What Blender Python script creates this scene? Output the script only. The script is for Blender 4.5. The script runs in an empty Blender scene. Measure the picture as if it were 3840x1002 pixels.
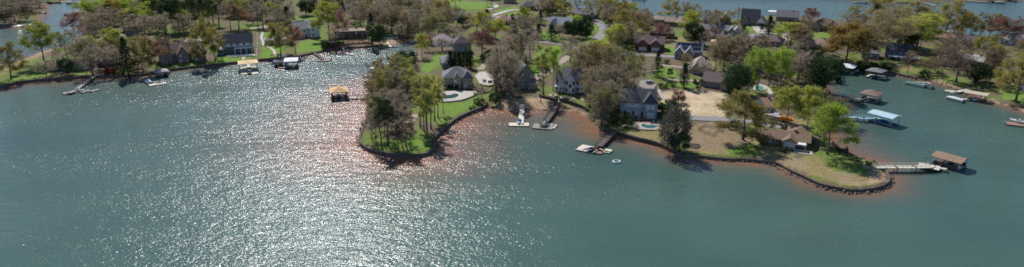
WROUGH, WA, WB, WC = 0.19, 0.42, 0.245, 0.09
import bpy, math, random
import numpy as np
from mathutils import Vector, Matrix, noise
R = math.radians
random.seed(7)
sc = bpy.context.scene
COL = sc.collection
# ------------------------------------------------------------------ camera model (drone at 90 m)
F, CX, CY, PITCH, CAMH = 2562.0, 1920.0, 501.0, R(19.0), 90.0
cp, sp = math.cos(PITCH), math.sin(PITCH)
SUN_AZ, SUN_EL = R(-19.5), R(45.0)          # 19.5 deg left of the view direction

cam_d = bpy.data.cameras.new('camera'); cam = bpy.data.objects.new('camera', cam_d); COL.objects.link(cam)
cam.location = (0, 0, CAMH); cam.rotation_euler = (R(90) - PITCH, 0, 0)
cam_d.sensor_width = 36.0; cam_d.lens = F * 36.0 / 3840.0
cam_d.clip_start = 1.0; cam_d.clip_end = 30000.0
sc.camera = cam

def G(px, py, z=0.0):
    """ground point (at height z) that the photo pixel shows"""
    dx = (px - CX) / F; dy = (CY - py) / F
    d = (dx, cp + sp * dy, -sp + cp * dy)
    t = (z - CAMH) / d[2]
    return Vector((d[0] * t, d[1] * t, z))
def px_per_m(py):                     # across the view, on the ground
    return cp * (py + 381.2) / CAMH
def proj_y(p):
    zc = p[1] * cp - (p[2] - CAMH) * sp
    yc = p[1] * sp + (p[2] - CAMH) * cp
    return CY - F * yc / zc

# ------------------------------------------------------------------ shoreline
MAIN = [(-300,345),(-100,340),(0,333),(60,318),(119,309),(196,303),(286,296),(340,292),(405,291),(452,290),(512,288),(571,280),(637,268),
 (720,258),(798,250),(893,240),(971,231),(1048,226),(1096,219),(1120,216),(1179,203),(1209,197),(1281,185),(1358,181),(1400,177),(1418,173),
 (1453,171),(1489,165),(1535,154),(1560,156),(1572,185),(1578,212),(1572,235),(1550,256),(1500,271),(1440,283),(1408,300),(1388,335),
 (1376,366),(1376,420),(1368,470),(1355,502),(1347,528),(1357,552),(1399,574),(1459,586),(1518,591),(1578,589),(1617,578),(1634,556),
 (1633,526),(1661,496),(1709,456),(1756,432),(1804,413),(1828,400),(1850,406),(1900,410),(1960,414),(2010,412),(2060,412),(2100,418),(2160,425),
 (2207,451),(2237,480),(2261,494),(2302,504),(2368,524),(2457,546),(2517,573),(2564,589),(2636,595),(2737,605),(2779,604),(2856,612),
 (2910,621),(2958,647),(3017,674),(3077,701),(3148,715),(3196,723),(3260,719),(3313,706),(3334,688),(3327,658),(3307,634),(3277,612),
 (3248,600),(3220,597),(3178,578),(3140,558),(3120,530),(3108,490),(3100,455),(3098,425),(3108,395),(3112,360),(3102,320),(3097,280),
 (3105,256),(3130,247),(3180,254),(3238,265),(3260,269),(3337,277),(3402,292),(3450,301),(3498,307),(3557,327),(3611,339),(3676,366),
 (3718,384),(3783,401),(3850,425),(4000,470),(4300,520),(4700,420),(4600,180),(4200,150),(3900,146),(3840,145),(3760,140),(3676,139),(3600,137),
 (3500,134),(3400,120),(3300,102),(3200,84),(3130,76),(3060,70),(3000,66),(2900,64),(2830,72),(2765,75),(2700,73),(2620,71),(2570,68),
 (2480,67),(2420,64),(2350,54),(2250,44),(2190,35),(2120,25),(2060,14),(2000,4),(1900,-14),(1700,-30),(1300,-55),(900,-60),(560,-40),
 (400,-26),(330,-14),(312,12),(298,40),(304,80),(320,110),(318,140),(308,156),(260,169),(208,180),(150,197),(89,222),(40,233),(0,241),(-100,256),(-300,272)]
FARR = [(1700,-75),(2100,-60),(2300,-34),(2500,-16),(2650,-8),(2720,-5),(2900,-3),(3050,-4),(3200,1),(3300,5),(3370,10),(3430,12),(3480,6),
 (3560,3),(3640,5),(3800,4),(3900,-8),(4300,-20),(5500,-40)]
FARL = [(-900,200),(-300,150),(-100,121),(0,104),(50,107),(77,105),(125,89),(150,73),(152,58),(178,45),(172,28),(192,14),(226,5),(280,1),(320,-6),(420,-20)]
def smooth(pts, n=4, closed=False):
    out = []; N = len(pts)
    rng = range(N) if closed else range(N - 1)
    for i in rng:
        if closed: p0, p1, p2, p3 = pts[i-1], pts[i], pts[(i+1) % N], pts[(i+2) % N]
        else: p0, p1, p2, p3 = pts[max(i-1, 0)], pts[i], pts[i+1], pts[min(i+2, N-1)]
        for k in range(n):
            t = k / n
            out.append(0.5 * ((2*p1) + (p2-p0)*t + (2*p0-5*p1+4*p2-p3)*t*t + (3*p1-p0-3*p2+p3)*t*t*t))
    if not closed: out.append(pts[-1])
    return out
v2 = lambda q: Vector((q[0], q[1]))
def shore_w(px): return [v2(G(*q)) for q in px]
main_w = smooth(shore_w(MAIN), 4, True)
farr_w = smooth(shore_w(FARR), 4) + [Vector((9000, 1500)), Vector((9000, 9000)), Vector((-9000, 9000)), Vector((-9000, 2500)), Vector((-300, 1400))]
farl_w = smooth(shore_w(FARL), 4) + [Vector((-300, 1000)), Vector((-300, 2600)), Vector((-9000, 2600)), Vector((-9000, 600))]
POLYS = [np.array([(p.x, p.y) for p in q]) for q in (main_w, farr_w, farl_w)]
def sdf(X, Y):
    """signed distance to the shoreline, positive on land"""
    X = np.atleast_1d(np.asarray(X, float)); Y = np.atleast_1d(np.asarray(Y, float))
    best = np.full(X.shape, -1e9)
    for P in POLYS:
        Q = np.roll(P, -1, axis=0)
        out = np.empty(X.shape)
        for s in range(0, len(X), 20000):
            x = X[s:s+20000, None]; y = Y[s:s+20000, None]
            ax, ay, bx, by = P[:, 0], P[:, 1], Q[:, 0], Q[:, 1]
            ex, ey = bx-ax, by-ay
            L = ex*ex + ey*ey + 1e-12
            t = np.clip(((x-ax)*ex + (y-ay)*ey) / L, 0, 1)
            d = np.sqrt(((x-ax-t*ex)**2 + (y-ay-t*ey)**2).min(axis=1))
            cr = ((ay > y) != (by > y)) & (x < (bx-ax)*(y-ay)/np.where(np.abs(by-ay) < 1e-12, 1e-12, by-ay)+ax)
            ins = cr.sum(axis=1) % 2 == 1
            out[s:s+20000] = np.where(ins, d, -d)
        best = np.maximum(best, out)
    return best
# beaches: gentle bank instead of a wall
BEACH = [(G(1930,398), 24), (G(2060,398), 20), (G(2150,418), 22), (G(2205,445), 10), (G(3560,318), 22), (G(3640,345), 20), (G(3760,392), 26), (G(3870,430), 25), (G(1500,160), 20),
         (G(1450,165), 20), (G(120,210), 25), (G(230,176), 25), (G(3140,545), 14)]
def bank_k(X, Y):
    k = np.ones(np.shape(X))
    for c, r in BEACH:
        w = np.clip(1.6 - np.hypot(X-c.x, Y-c.y) / r * 1.0, 0, 1)
        k = np.minimum(k, 1 - 0.86*w)
    return k
def hfield(X, Y, d=None):
    X = np.atleast_1d(np.asarray(X, float)); Y = np.atleast_1d(np.asarray(Y, float))
    if d is None: d = sdf(X, Y)
    k = bank_k(X, Y)
    land = np.minimum(d*k, 1.2) + np.clip(d-6, 0, 70)*0.028
    bed = np.maximum(d*0.22, -4.0)
    return np.where(d > 0, land, bed)
def hz(x, y): return float(hfield([x], [y])[0])
def GT(px, py):
    """terrain point that the pixel shows"""
    z = 1.5
    for _ in range(5):
        p = G(px, py, z); z = max(0.0, hz(p.x, p.y))
    return G(px, py, z)

# ------------------------------------------------------------------ materials
def new_mat(name):
    m = bpy.data.materials.new(name); m.use_nodes = True
    nt = m.node_tree; b = nt.nodes['Principled BSDF']
    return m, nt, b
MATS = {}
def mat(name, col, rough=0.7, var=0.25, scale=1.5, bump=0.0, spec=0.3, metal=0.0, stripes=None, rnd=0.0, coat=0.0):
    """noise-varied surface; stripes=(axis, period) adds boards / shingle courses / siding"""
    if name in MATS: return MATS[name]
    m, nt, b = new_mat(name); N = nt.nodes; L = nt.links
    tc = N.new('ShaderNodeTexCoord')
    nz = N.new('ShaderNodeTexNoise'); nz.inputs['Scale'].default_value = scale; nz.inputs['Detail'].default_value = 6
    L.new(tc.outputs['Object'], nz.inputs['Vector'])
    rmp = N.new('ShaderNodeMapRange'); rmp.inputs[1].default_value = 0.3; rmp.inputs[2].default_value = 0.7
    rmp.inputs[3].default_value = 1-var; rmp.inputs[4].default_value = 1+var
    L.new(nz.outputs['Fac'], rmp.inputs[0])
    val = rmp.outputs[0]
    if stripes:
        w = N.new('ShaderNodeTexWave'); w.wave_type = 'BANDS'; w.bands_direction = stripes[0]; w.wave_profile = 'SAW'
        w.inputs['Scale'].default_value = 0.314/stripes[1]*1.0; w.inputs['Distortion'].default_value = 0.3
        L.new(tc.outputs['Object'], w.inputs['Vector'])
        r2 = N.new('ShaderNodeMapRange'); r2.inputs[3].default_value = 0.72; r2.inputs[4].default_value = 1.08
        L.new(w.outputs['Fac'], r2.inputs[0])
        mu = N.new('ShaderNodeMath'); mu.operation = 'MULTIPLY'; L.new(val, mu.inputs[0]); L.new(r2.outputs[0], mu.inputs[1]); val = mu.outputs[0]
    if rnd:
        oi = N.new('ShaderNodeObjectInfo'); r3 = N.new('ShaderNodeMapRange')
        r3.inputs[3].default_value = 1-rnd; r3.inputs[4].default_value = 1+rnd
        L.new(oi.outputs['Random'], r3.inputs[0])
        mu = N.new('ShaderNodeMath'); mu.operation = 'MULTIPLY'; L.new(val, mu.inputs[0]); L.new(r3.outputs[0], mu.inputs[1]); val = mu.outputs[0]
    sc_ = N.new('ShaderNodeVectorMath'); sc_.operation = 'SCALE'; sc_.inputs[0].default_value = col
    L.new(val, sc_.inputs['Scale']); L.new(sc_.outputs[0], b.inputs['Base Color'])
    b.inputs['Roughness'].default_value = rough; b.inputs['Specular IOR Level'].default_value = spec; b.inputs['Metallic'].default_value = metal
    if coat: b.inputs['Coat Weight'].default_value = coat
    if bump:
        bp = N.new('ShaderNodeBump'); bp.inputs['Strength'].default_value = bump; bp.inputs['Distance'].default_value = 0.1
        L.new(nz.outputs['Fac'], bp.inputs['Height']); L.new(bp.outputs[0], b.inputs['Normal'])
    MATS[name] = m
    return m
def leaf_mat(name, c1, c2, trans=0.35, rnd=0.22):
    """two-tone foliage, light passes through the leaves"""
    if name in MATS: return MATS[name]
    m, nt, b = new_mat(name); N = nt.nodes; L = nt.links
    tc = N.new('ShaderNodeTexCoord'); nz = N.new('ShaderNodeTexNoise'); nz.inputs['Scale'].default_value = 0.5; nz.inputs['Detail'].default_value = 3
    L.new(tc.outputs['Object'], nz.inputs['Vector'])
    oi = N.new('ShaderNodeObjectInfo')
    mx = N.new('ShaderNodeMixRGB'); mx.inputs[1].default_value = (*c1, 1); mx.inputs[2].default_value = (*c2, 1)
    mr = N.new('ShaderNodeMapRange'); mr.inputs[1].default_value = 0.35; mr.inputs[2].default_value = 0.65; L.new(nz.outputs['Fac'], mr.inputs[0])
    L.new(mr.outputs[0], mx.inputs[0])
    r3 = N.new('ShaderNodeMapRange'); r3.inputs[3].default_value = 1-rnd; r3.inputs[4].default_value = 1+rnd; L.new(oi.outputs['Random'], r3.inputs[0])
    hs = N.new('ShaderNodeVectorMath'); hs.operation = 'SCALE'; L.new(mx.outputs[0], hs.inputs[0]); L.new(r3.outputs[0], hs.inputs['Scale'])
    N.remove(b)
    df = N.new('ShaderNodeBsdfDiffuse'); tr = N.new('ShaderNodeBsdfTranslucent'); ms = N.new('ShaderNodeMixShader'); ms.inputs[0].default_value = trans
    L.new(hs.outputs[0], df.inputs[0]); L.new(hs.outputs[0], tr.inputs[0]); L.new(df.outputs[0], ms.inputs[1]); L.new(tr.outputs[0], ms.inputs[2])
    L.new(ms.outputs[0], nt.nodes['Material Output'].inputs[0])
    MATS[name] = m
    return m

# ------------------------------------------------------------------ mesh builder + object helpers
class MB:
    def __init__(s): s.v = []; s.f = []
    def add(s, vs, fs):
        o = len(s.v); s.v += [tuple(v) for v in vs]; s.f += [tuple(i+o for i in f) for f in fs]; return s
    def box(s, cx, cy, cz, sx, sy, sz, rz=0.0):
        c, n = math.cos(rz), math.sin(rz); vs = []
        for z in (-.5, .5):
            for x, y in ((-.5,-.5),(.5,-.5),(.5,.5),(-.5,.5)):
                X, Y = x*sx, y*sy
                vs.append((cx+X*c-Y*n, cy+X*n+Y*c, cz+z*sz))
        return s.add(vs, [(3,2,1,0),(4,5,6,7),(0,1,5,4),(1,2,6,5),(2,3,7,6),(3,0,4,7)])
    def tube(s, p0, p1, r0, r1=None, n=6, cap=True):
        r1 = r0 if r1 is None else r1
        p0 = Vector(p0); p1 = Vector(p1); d = (p1-p0)
        if d.length < 1e-6: return s
        d.normalize(); a = d.orthogonal().normalized(); b = d.cross(a)
        vs = []
        for p, r in ((p0, r0), (p1, r1)):
            for k in range(n):
                t = 2*math.pi*k/n; vs.append(p + a*math.cos(t)*r + b*math.sin(t)*r)
        fs = [(k, (k+1) % n, n+(k+1) % n, n+k) for k in range(n)]
        if cap: fs += [tuple(range(n))[::-1], tuple(range(n, 2*n))]
        return s.add(vs, fs)
    def path(s, pts, rs, n=5):
        for i in range(len(pts)-1): s.tube(pts[i], pts[i+1], rs[i], rs[i+1], n, cap=(i == len(pts)-2))
        return s
    def prism(s, poly, z0, z1):
        n = len(poly)
        vs = [(x, y, z0) for x, y in poly] + [(x, y, z1) for x, y in poly]
        return s.add(vs, [tuple(range(n))[::-1], tuple(range(n, 2*n))] + [(k, (k+1) % n, n+(k+1) % n, n+k) for k in range(n)])
    def loft(s, rings, cap=True):
        n = len(rings[0]); vs = [p for r in rings for p in r]; fs = []
        for i in range(len(rings)-1):
            for k in range(n):
                fs.append((i*n+k, i*n+(k+1) % n, (i+1)*n+(k+1) % n, (i+1)*n+k))
        if cap: fs += [tuple(range(n))[::-1], tuple(range((len(rings)-1)*n, len(rings)*n))]
        return s.add(vs, fs)
    def ext_x(s, prof, x0, x1):            # profile in (y, z) swept along x
        n = len(prof)
        vs = [(x0, y, z) for y, z in prof] + [(x1, y, z) for y, z in prof]
        return s.add(vs, [tuple(range(n))[::-1], tuple(range(n, 2*n))] + [(k, (k+1) % n, n+(k+1) % n, n+k) for k in range(n)])
    def ext_y(s, prof, y0, y1):            # profile in (x, z) swept along y
        n = len(prof)
        vs = [(x, y0, z) for x, z in prof] + [(x, y1, z) for x, z in prof]
        return s.add(vs, [tuple(range(n)), tuple(range(n, 2*n))[::-1]] + [(k, n+k, n+(k+1) % n, (k+1) % n) for k in range(n)])
    def mesh(s, name, m=None, smooth=False):
        me = bpy.data.meshes.new(name); me.from_pydata(s.v, [], s.f); me.update()
        if m: me.materials.append(m)
        if smooth: me.polygons.foreach_set('use_smooth', [True]*len(me.polygons))
        return me
def link(name, me, parent=None, loc=None, rz=None):
    o = bpy.data.objects.new(name, me); COL.objects.link(o); o.parent = parent
    if loc is not None: o.location = loc
    if rz is not None: o.rotation_euler = (0, 0, rz)
    return o
def part(name, mb, m, parent, smooth=False, loc=None, rz=None):
    return link(name, mb.mesh(name, m, smooth), parent, loc, rz)
def tag(o, label, cat, group=None, kind='thing'):
    o['label'] = label; o['category'] = cat; o['kind'] = kind
    if group: o['group'] = group
    return o
def thing(name, label, cat, loc=(0, 0, 0), rz=0.0, group=None):
    o = bpy.data.objects.new(name, None); COL.objects.link(o); o.location = loc; o.rotation_euler = (0, 0, rz)
    o.empty_display_size = 0.5
    return tag(o, label, cat, group)
def struct(name, me, label=None):
    o = link(name, me); o['kind'] = 'structure'
    if label: o['label'] = label; o['category'] = name.replace('_', ' ')
    return o
def copy_tree(o, parent=None):
    kids = list(o.children); c = o.copy(); COL.objects.link(c); c.parent = parent
    for k in kids: copy_tree(k, c)
    return c
def view_rz(p): return -math.atan2(p[0], p[1])     # local +y then points straight away from the camera

# ------------------------------------------------------------------ light
w = bpy.data.worlds.new('World'); sc.world = w; w.use_nodes = True
nt = w.node_tree; bg = nt.nodes['Background']
sky = nt.nodes.new('ShaderNodeTexSky'); sky.sky_type = 'NISHITA'; sky.sun_disc = False
sky.sun_elevation = SUN_EL; sky.sun_rotation = SUN_AZ; sky.air_density = 0.7; sky.dust_density = 0.05; sky.ozone_density = 3.2
nt.links.new(sky.outputs[0], bg.inputs[0]); bg.inputs[1].default_value = 0.118
sd = bpy.data.lights.new('sun', 'SUN'); sd.energy = 5.0; sd.angle = R(0.53); sd.color = (1.0, 0.96, 0.91)
so = bpy.data.objects.new('sun', sd); COL.objects.link(so)
to_sun = Vector((math.sin(SUN_AZ)*math.cos(SUN_EL), math.cos(SUN_AZ)*math.cos(SUN_EL), math.sin(SUN_EL)))
so.rotation_euler = (-to_sun).to_track_quat('-Z', 'Y').to_euler(); so.location = to_sun*400
sc.view_settings.view_transform = 'Standard'; sc.view_settings.look = 'None'; sc.view_settings.exposure = 0; sc.view_settings.gamma = 1
sc.render.engine = 'CYCLES'
sc.cycles.max_bounces = 6; sc.cycles.diffuse_bounces = 3; sc.cycles.glossy_bounces = 2; sc.cycles.transmission_bounces = 3; sc.cycles.transparent_max_bounces = 8
sc.cycles.use_denoising = False
sc.cycles.filter_width = 1.75
sc.cycles.caustics_reflective = False; sc.cycles.caustics_refractive = False

# ------------------------------------------------------------------ ground sheet (heightfield, lake bed included)
def axis(a, b, step, far_lo, far_hi):
    v = list(np.arange(a, b+1e-6, step)); s = step
    x = b
    while x < far_hi: s *= 1.25; x += s; v.append(x)
    s = step; x = a
    while x > far_lo: s *= 1.25; x -= s; v.insert(0, x)
    return np.array(v)
gx = axis(-480, 520, 1.7, -8000, 8000)
ys = [170.0]
while ys[-1] < 760: ys.append(ys[-1] + max(1.25, 1.25*(ys[-1]/260)**0.9))
s = 2.5
while ys[-1] < 8000: s *= 1.25; ys.append(ys[-1]+s)
s = 1.25
while ys[0] > -3000: s *= 1.35; ys.insert(0, ys[0]-s)
gy = np.array(ys)
XX, YY = np.meshgrid(gx, gy); XF, YF = XX.ravel(), YY.ravel()
DF = sdf(XF, YF)
ZF = hfield(XF, YF, DF)
def rnd2(x, y, s, o):      # cheap smooth value noise, vectorised
    xi = x/s + o*17.3; yi = y/s + o*5.7
    return (np.sin(xi*1.7+np.sin(yi*1.3+o))*np.cos(yi*1.9+np.sin(xi*0.9)) + np.sin(xi*3.9+yi*2.7+o)*0.5)/1.5
ZF = np.where(DF > 3, ZF + 0.12*rnd2(XF, YF, 6, 1)*np.clip((DF-3)/6, 0, 1), ZF)
ZF = np.where((DF > 0) & (YF > 900), ZF + np.clip((YF-900)/60, 0, 14), ZF)
def grid_mesh(name, gx, gy, Z):
    nx, ny = len(gx), len(gy)
    X, Y = np.meshgrid(gx, gy)
    co = np.stack([X.ravel(), Y.ravel(), Z], 1).astype(np.float32)
    i = np.arange((nx-1)*(ny-1)); r = i//(nx-1); c = i % (nx-1); a = r*nx+c
    fa = np.stack([a, a+1, a+nx+1, a+nx], 1).astype(np.int32)
    me = bpy.data.meshes.new(name)
    me.vertices.add(len(co)); me.vertices.foreach_set('co', co.ravel())
    me.loops.add(fa.size); me.loops.foreach_set('vertex_index', fa.ravel())
    me.polygons.add(len(fa)); me.polygons.foreach_set('loop_start', np.arange(len(fa), dtype=np.int32)*4)
    me.polygons.foreach_set('use_smooth', np.ones(len(fa), dtype=bool))
    me.update(calc_edges=True)
    return me
def inpoly(X, Y, P):
    res = np.zeros(X.shape, bool); j = len(P)-1
    for i in range(len(P)):
        xi, yi = P[i]; xj, yj = P[j]
        res ^= ((yi > Y) != (yj > Y)) & (X < (xj-xi)*(Y-yi)/((yj-yi) or 1e-9)+xi); j = i
    return res
LITTER, GRASS, LUSH, DRY, HAY, SAND, CLAY, MULCH = (.14,.11,.078), (.13,.20,.036), (.14,.265,.032), (.26,.22,.095), (.60,.47,.31), (.40,.29,.19), (.27,.15,.09), (.20,.135,.10)
PAINT = [
 (GRASS, [(-50,330),(0,262),(60,235),(170,225),(320,180),(340,210),(250,262),(150,268),(60,285),(40,310)]),
 (LUSH, [(-20,318),(60,290),(175,266),(215,280),(120,300),(30,315)]), (LUSH, [(255,282),(300,268),(345,272),(338,288),(260,290)]),
 (DRY, [(0,250),(60,222),(140,205),(180,205),(120,228),(60,250),(0,290)]),
 (LUSH, [(578,262),(590,245),(640,242),(740,236),(820,232),(818,244),(700,256),(640,262)]),
 (LUSH, [(820,232),(822,212),(910,203),(950,203),(948,222),(880,232)]),
 (LUSH, [(982,222),(978,150),(990,118),(1020,120),(1060,180),(1055,215)]),
 (LUSH, [(1110,205),(1120,158),(1190,142),(1215,142),(1225,185),(1170,200)]), (GRASS, [(1180,100),(1225,90),(1240,150),(1200,160)]),
 (GRASS, [(590,110),(640,90),(680,105),(700,130),(600,130)]),
 (GRASS, [(890,95),(980,80),(985,108),(880,110)]), (LUSH, [(1080,62),(1180,60),(1180,85),(1090,85)]),
 (LUSH, [(1330,20),(1390,14),(1385,40),(1340,36)]), (GRASS, [(1230,10),(1420,0),(1420,15),(1330,18)]),
 (LUSH, [(1575,262),(1600,230),(1650,196),(1668,196),(1665,225),(1620,262),(1600,280)]),
 (GRASS, [(1530,430),(1540,360),(1600,330),(1640,320),(1800,380),(1806,405),(1755,428),(1705,450),(1660,488),(1560,440)]),
 (LUSH, [(1630,380),(1690,392),(1790,366),(1808,390),(1760,420),(1710,445),(1672,470),(1640,430)]), (LUSH, [(1820,370),(1840,335),(1850,325),(1856,345),(1835,370)]),
 (GRASS, [(1355,540),(1365,500),(1400,490),(1500,500),(1560,480),(1620,500),(1620,560),(1570,580),(1500,582),(1420,572)]),
 (LUSH, [(1520,575),(1560,520),(1600,500),(1622,530),(1612,565),(1570,582)]),
 (MULCH, [(1440,520),(1460,440),(1470,425),(1580,425),(1560,490),(1500,520)]),
 (GRASS, [(1760,215),(1850,200),(1860,230),(1780,245)]), (GRASS, [(1770,275),(1815,268),(1820,290),(1780,300)]),
 (LUSH, [(1985,285),(2000,215),(2020,175),(2100,170),(2105,210),(2060,260),(2025,285)]),
 (LUSH, [(1680,0),(1760,4),(1850,12),(1850,30),(1780,36),(1690,32)]), (LUSH, [(1850,42),(1930,22),(1945,30),(1860,50)]), (LUSH, [(1880,60),(1960,38),(1990,50),(1985,62),(1890,62)]),
 (LUSH, [(1935,72),(1975,70),(1960,120),(1940,130)]), (LUSH, [(2035,115),(2110,140),(2090,155),(2010,150)]), (LUSH, [(2215,95),(2245,95),(2225,125),(2200,130)]), (LUSH, [(2195,155),(2212,125),(2225,132),(2205,162)]),
 (LUSH, [(2240,70),(2290,68),(2300,88),(2262,88)]), (GRASS, [(2080,55),(2140,58),(2140,72),(2080,74)]),
 (GRASS, [(2090,395),(2095,370),(2170,352),(2200,380),(2215,412),(2180,398)]),
 (LUSH, [(2240,110),(2270,100),(2280,170),(2240,165)]), (GRASS, [(2330,150),(2385,160),(2380,185),(2300,185)]),
 (GRASS, [(2510,120),(2560,110),(2600,160),(2570,170),(2500,150)]), (DRY, [(2490,150),(2560,140),(2600,165),(2540,185),(2495,190)]), (LUSH, [(2490,170),(2530,180),(2525,200),(2490,200)]),
 (LUSH, [(2440,285),(2480,250),(2510,245),(2545,290),(2520,300),(2460,300)]), (LUSH, [(2560,312),(2600,308),(2605,332),(2470,328),(2490,310)]),
 (DRY, [(2560,230),(2680,220),(2690,250),(2600,250)]),
 (LUSH, [(2790,98),(2838,98),(2838,118),(2792,118)]), (GRASS, [(2800,120),(2935,125),(2930,150),(2800,145)]), (LUSH, [(2895,122),(2940,122),(2940,145),(2900,142)]),
 (GRASS, [(2930,60),(2990,100),(2960,130),(2900,118)]), (LUSH, [(3045,120),(3120,118),(3118,142),(3050,142)]), (LUSH, [(3075,212),(3110,200),(3130,230),(3090,230)]),
 (LUSH, [(2870,330),(2890,325),(2912,365),(2898,372)]), (GRASS, [(2960,130),(2990,150),(2980,190),(2955,170)]),
 (GRASS, [(3290,225),(3340,215),(3460,245),(3470,285),(3400,286),(3330,272),(3290,255)]), (DRY, [(3340,235),(3440,250),(3430,268),(3350,262)]),
 (GRASS, [(3490,280),(3560,278),(3640,305),(3620,328),(3560,318),(3500,300)]), (GRASS, [(3330,170),(3600,178),(3700,195),(3690,205),(3400,185),(3330,182)]),
 (LUSH, [(3740,340),(3840,330),(3840,375),(3760,375)]), (LUSH, [(3790,175),(3840,172),(3840,190),(3800,185)]),
 (HAY, [(2482,350),(2500,342),(2640,338),(2715,350),(2725,440),(2650,438),(2560,430),(2500,415),(2482,385)]),
 (DRY, [(2300,500),(2340,478),(2480,470),(2480,540),(2420,532),(2350,515)]), (GRASS, [(2270,480),(2300,450),(2350,455),(2390,475),(2330,498)]),
 (DRY, [(2560,575),(2600,480),(2720,455),(2800,490),(2860,520),(2960,560),(2990,600),(3150,560),(3240,610),(3318,660),(3325,695),(3250,712),(3150,705),(3040,672),(2960,640),(2900,610),(2780,595),(2640,588)]),
 (GRASS, [(2720,590),(2740,545),(2800,520),(2860,560),(2840,600),(2780,598)]), (GRASS, [(3060,580),(3110,560),(3200,600),(3260,640),(3240,660),(3130,640)]), (GRASS, [(3080,520),(3120,530),(3140,570),(3090,575)]),
 (SAND, [(3250,612),(3290,625),(3320,655),(3328,688),(3300,690),(3265,690),(3255,650)]),
 ((.22,.15,.105), [(2590,490),(2620,465),(2700,462),(2720,520),(2660,520),(2600,520)]), (DRY, [(2960,450),(3060,440),(3090,470),(3060,500),(2970,490)]),
 (SAND, [(1850,405),(1870,375),(1950,350),(2030,360),(2100,378),(2200,425),(2210,452),(2160,430),(2060,416),(1950,418)]), (CLAY, [(2100,420),(2160,415),(2215,445),(2250,488),(2225,475),(2160,432)]),
 (SAND, [(3495,310),(3505,298),(3560,312),(3620,335),(3700,362),(3720,392),(3640,360),(3560,330)]), (SAND, [(3690,385),(3720,375),(3850,415),(4000,460),(4000,475),(3840,428),(3740,400)]),
 (SAND, [(90,225),(85,214),(200,175),(315,148),(312,160),(210,184)]), (SAND, [(1400,172),(1420,150),(1500,140),(1560,150),(1490,167)]), (MULCH, [(1250,180),(1300,150),(1400,150),(1410,175),(1300,186)]),
 ((.27,.20,.125), [(2565,490),(2620,462),(2740,458),(2850,520),(2800,545),(2740,560),(2640,565),(2575,555)]), ((.30,.235,.14), [(2880,600),(2920,575),(2990,590),(3040,640),(3010,660),(2950,635)]), ((.31,.245,.14), [(3120,640),(3200,650),(3260,690),(3230,708),(3150,690)]),
 (LITTER, [(1860,330),(2010,330),(2020,370),(1870,372)]),
]
gcol = np.tile(np.array(LITTER), (len(XF), 1))
# patchy rough grass everywhere, so bare wood floor and lawn mix
pn = rnd2(XF, YF, 14, 2) + 0.6*rnd2(XF, YF, 5, 3)
gcol = np.where((pn > 0.25)[:, None], np.array(GRASS)*0.9, gcol)
for c, poly in PAINT:
    P = [tuple(GT(*q)[:2]) for q in poly]
    m_ = inpoly(XF + 1.2*rnd2(XF, YF, 2.3, 4), YF + 1.5*rnd2(XF, YF, 2.1, 5), P)
    gcol[m_] = c
shore_m = (DF < 1.0) & (DF > -30)
gcol[shore_m] = np.array((.20,.12,.075))
gme = grid_mesh('ground', gx, gy, ZF)
at = gme.color_attributes.new('tint', 'FLOAT_COLOR', 'POINT')
at.data.foreach_set('color', np.concatenate([gcol, np.ones((len(gcol), 1))], 1).astype(np.float32).ravel())
m, nt, b = new_mat('ground'); N, L = nt.nodes, nt.links
a_ = N.new('ShaderNodeVertexColor'); a_.layer_name = 'tint'
tc = N.new('ShaderNodeTexCoord')
n1 = N.new('ShaderNodeTexNoise'); n1.inputs['Scale'].default_value = 0.9; n1.inputs['Detail'].default_value = 8; n1.inputs['Roughness'].default_value = 0.7
n2 = N.new('ShaderNodeTexNoise'); n2.inputs['Scale'].default_value = 0.12; n2.inputs['Detail'].default_value = 5
L.new(tc.outputs['Object'], n1.inputs['Vector']); L.new(tc.outputs['Object'], n2.inputs['Vector'])
r1 = N.new('ShaderNodeMapRange'); r1.inputs[1].default_value = .3; r1.inputs[2].default_value = .7; r1.inputs[3].default_value = .6; r1.inputs[4].default_value = 1.35; L.new(n1.outputs['Fac'], r1.inputs[0])
r2 = N.new('ShaderNodeMapRange'); r2.inputs[1].default_value = .35; r2.inputs[2].default_value = .65; r2.inputs[3].default_value = 0; r2.inputs[4].default_value = .42; L.new(n2.outputs['Fac'], r2.inputs[0])
mx = N.new('ShaderNodeMixRGB'); mx.inputs[2].default_value = (.20,.165,.085,1); L.new(a_.outputs[0], mx.inputs[1]); L.new(r2.outputs[0], mx.inputs[0])
sv = N.new('ShaderNodeVectorMath'); sv.operation = 'SCALE'; L.new(mx.outputs[0], sv.inputs[0]); L.new(r1.outputs[0], sv.inputs['Scale'])
L.new(sv.outputs[0], b.inputs['Base Color']); b.inputs['Roughness'].default_value = 0.95; b.inputs['Specular IOR Level'].default_value = 0.1
bp = N.new('ShaderNodeBump'); bp.inputs['Strength'].default_value = .5; bp.inputs['Distance'].default_value = .25; L.new(n1.outputs['Fac'], bp.inputs['Height']); L.new(bp.outputs[0], b.inputs['Normal'])
gme.materials.append(m)
struct('ground', gme)

# ------------------------------------------------------------------ lake
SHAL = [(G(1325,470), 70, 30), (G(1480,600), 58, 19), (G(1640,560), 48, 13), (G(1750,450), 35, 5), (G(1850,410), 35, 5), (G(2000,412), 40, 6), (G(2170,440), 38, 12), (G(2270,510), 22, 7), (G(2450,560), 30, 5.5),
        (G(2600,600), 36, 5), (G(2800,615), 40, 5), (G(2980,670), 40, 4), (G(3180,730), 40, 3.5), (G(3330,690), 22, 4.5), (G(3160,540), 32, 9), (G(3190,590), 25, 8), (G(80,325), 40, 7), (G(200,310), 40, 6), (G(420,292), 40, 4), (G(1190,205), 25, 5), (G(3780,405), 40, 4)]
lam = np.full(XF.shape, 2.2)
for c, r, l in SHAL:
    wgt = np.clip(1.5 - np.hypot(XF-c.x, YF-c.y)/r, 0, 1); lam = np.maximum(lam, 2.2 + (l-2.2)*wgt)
dist = np.maximum(-DF, 0)
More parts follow.
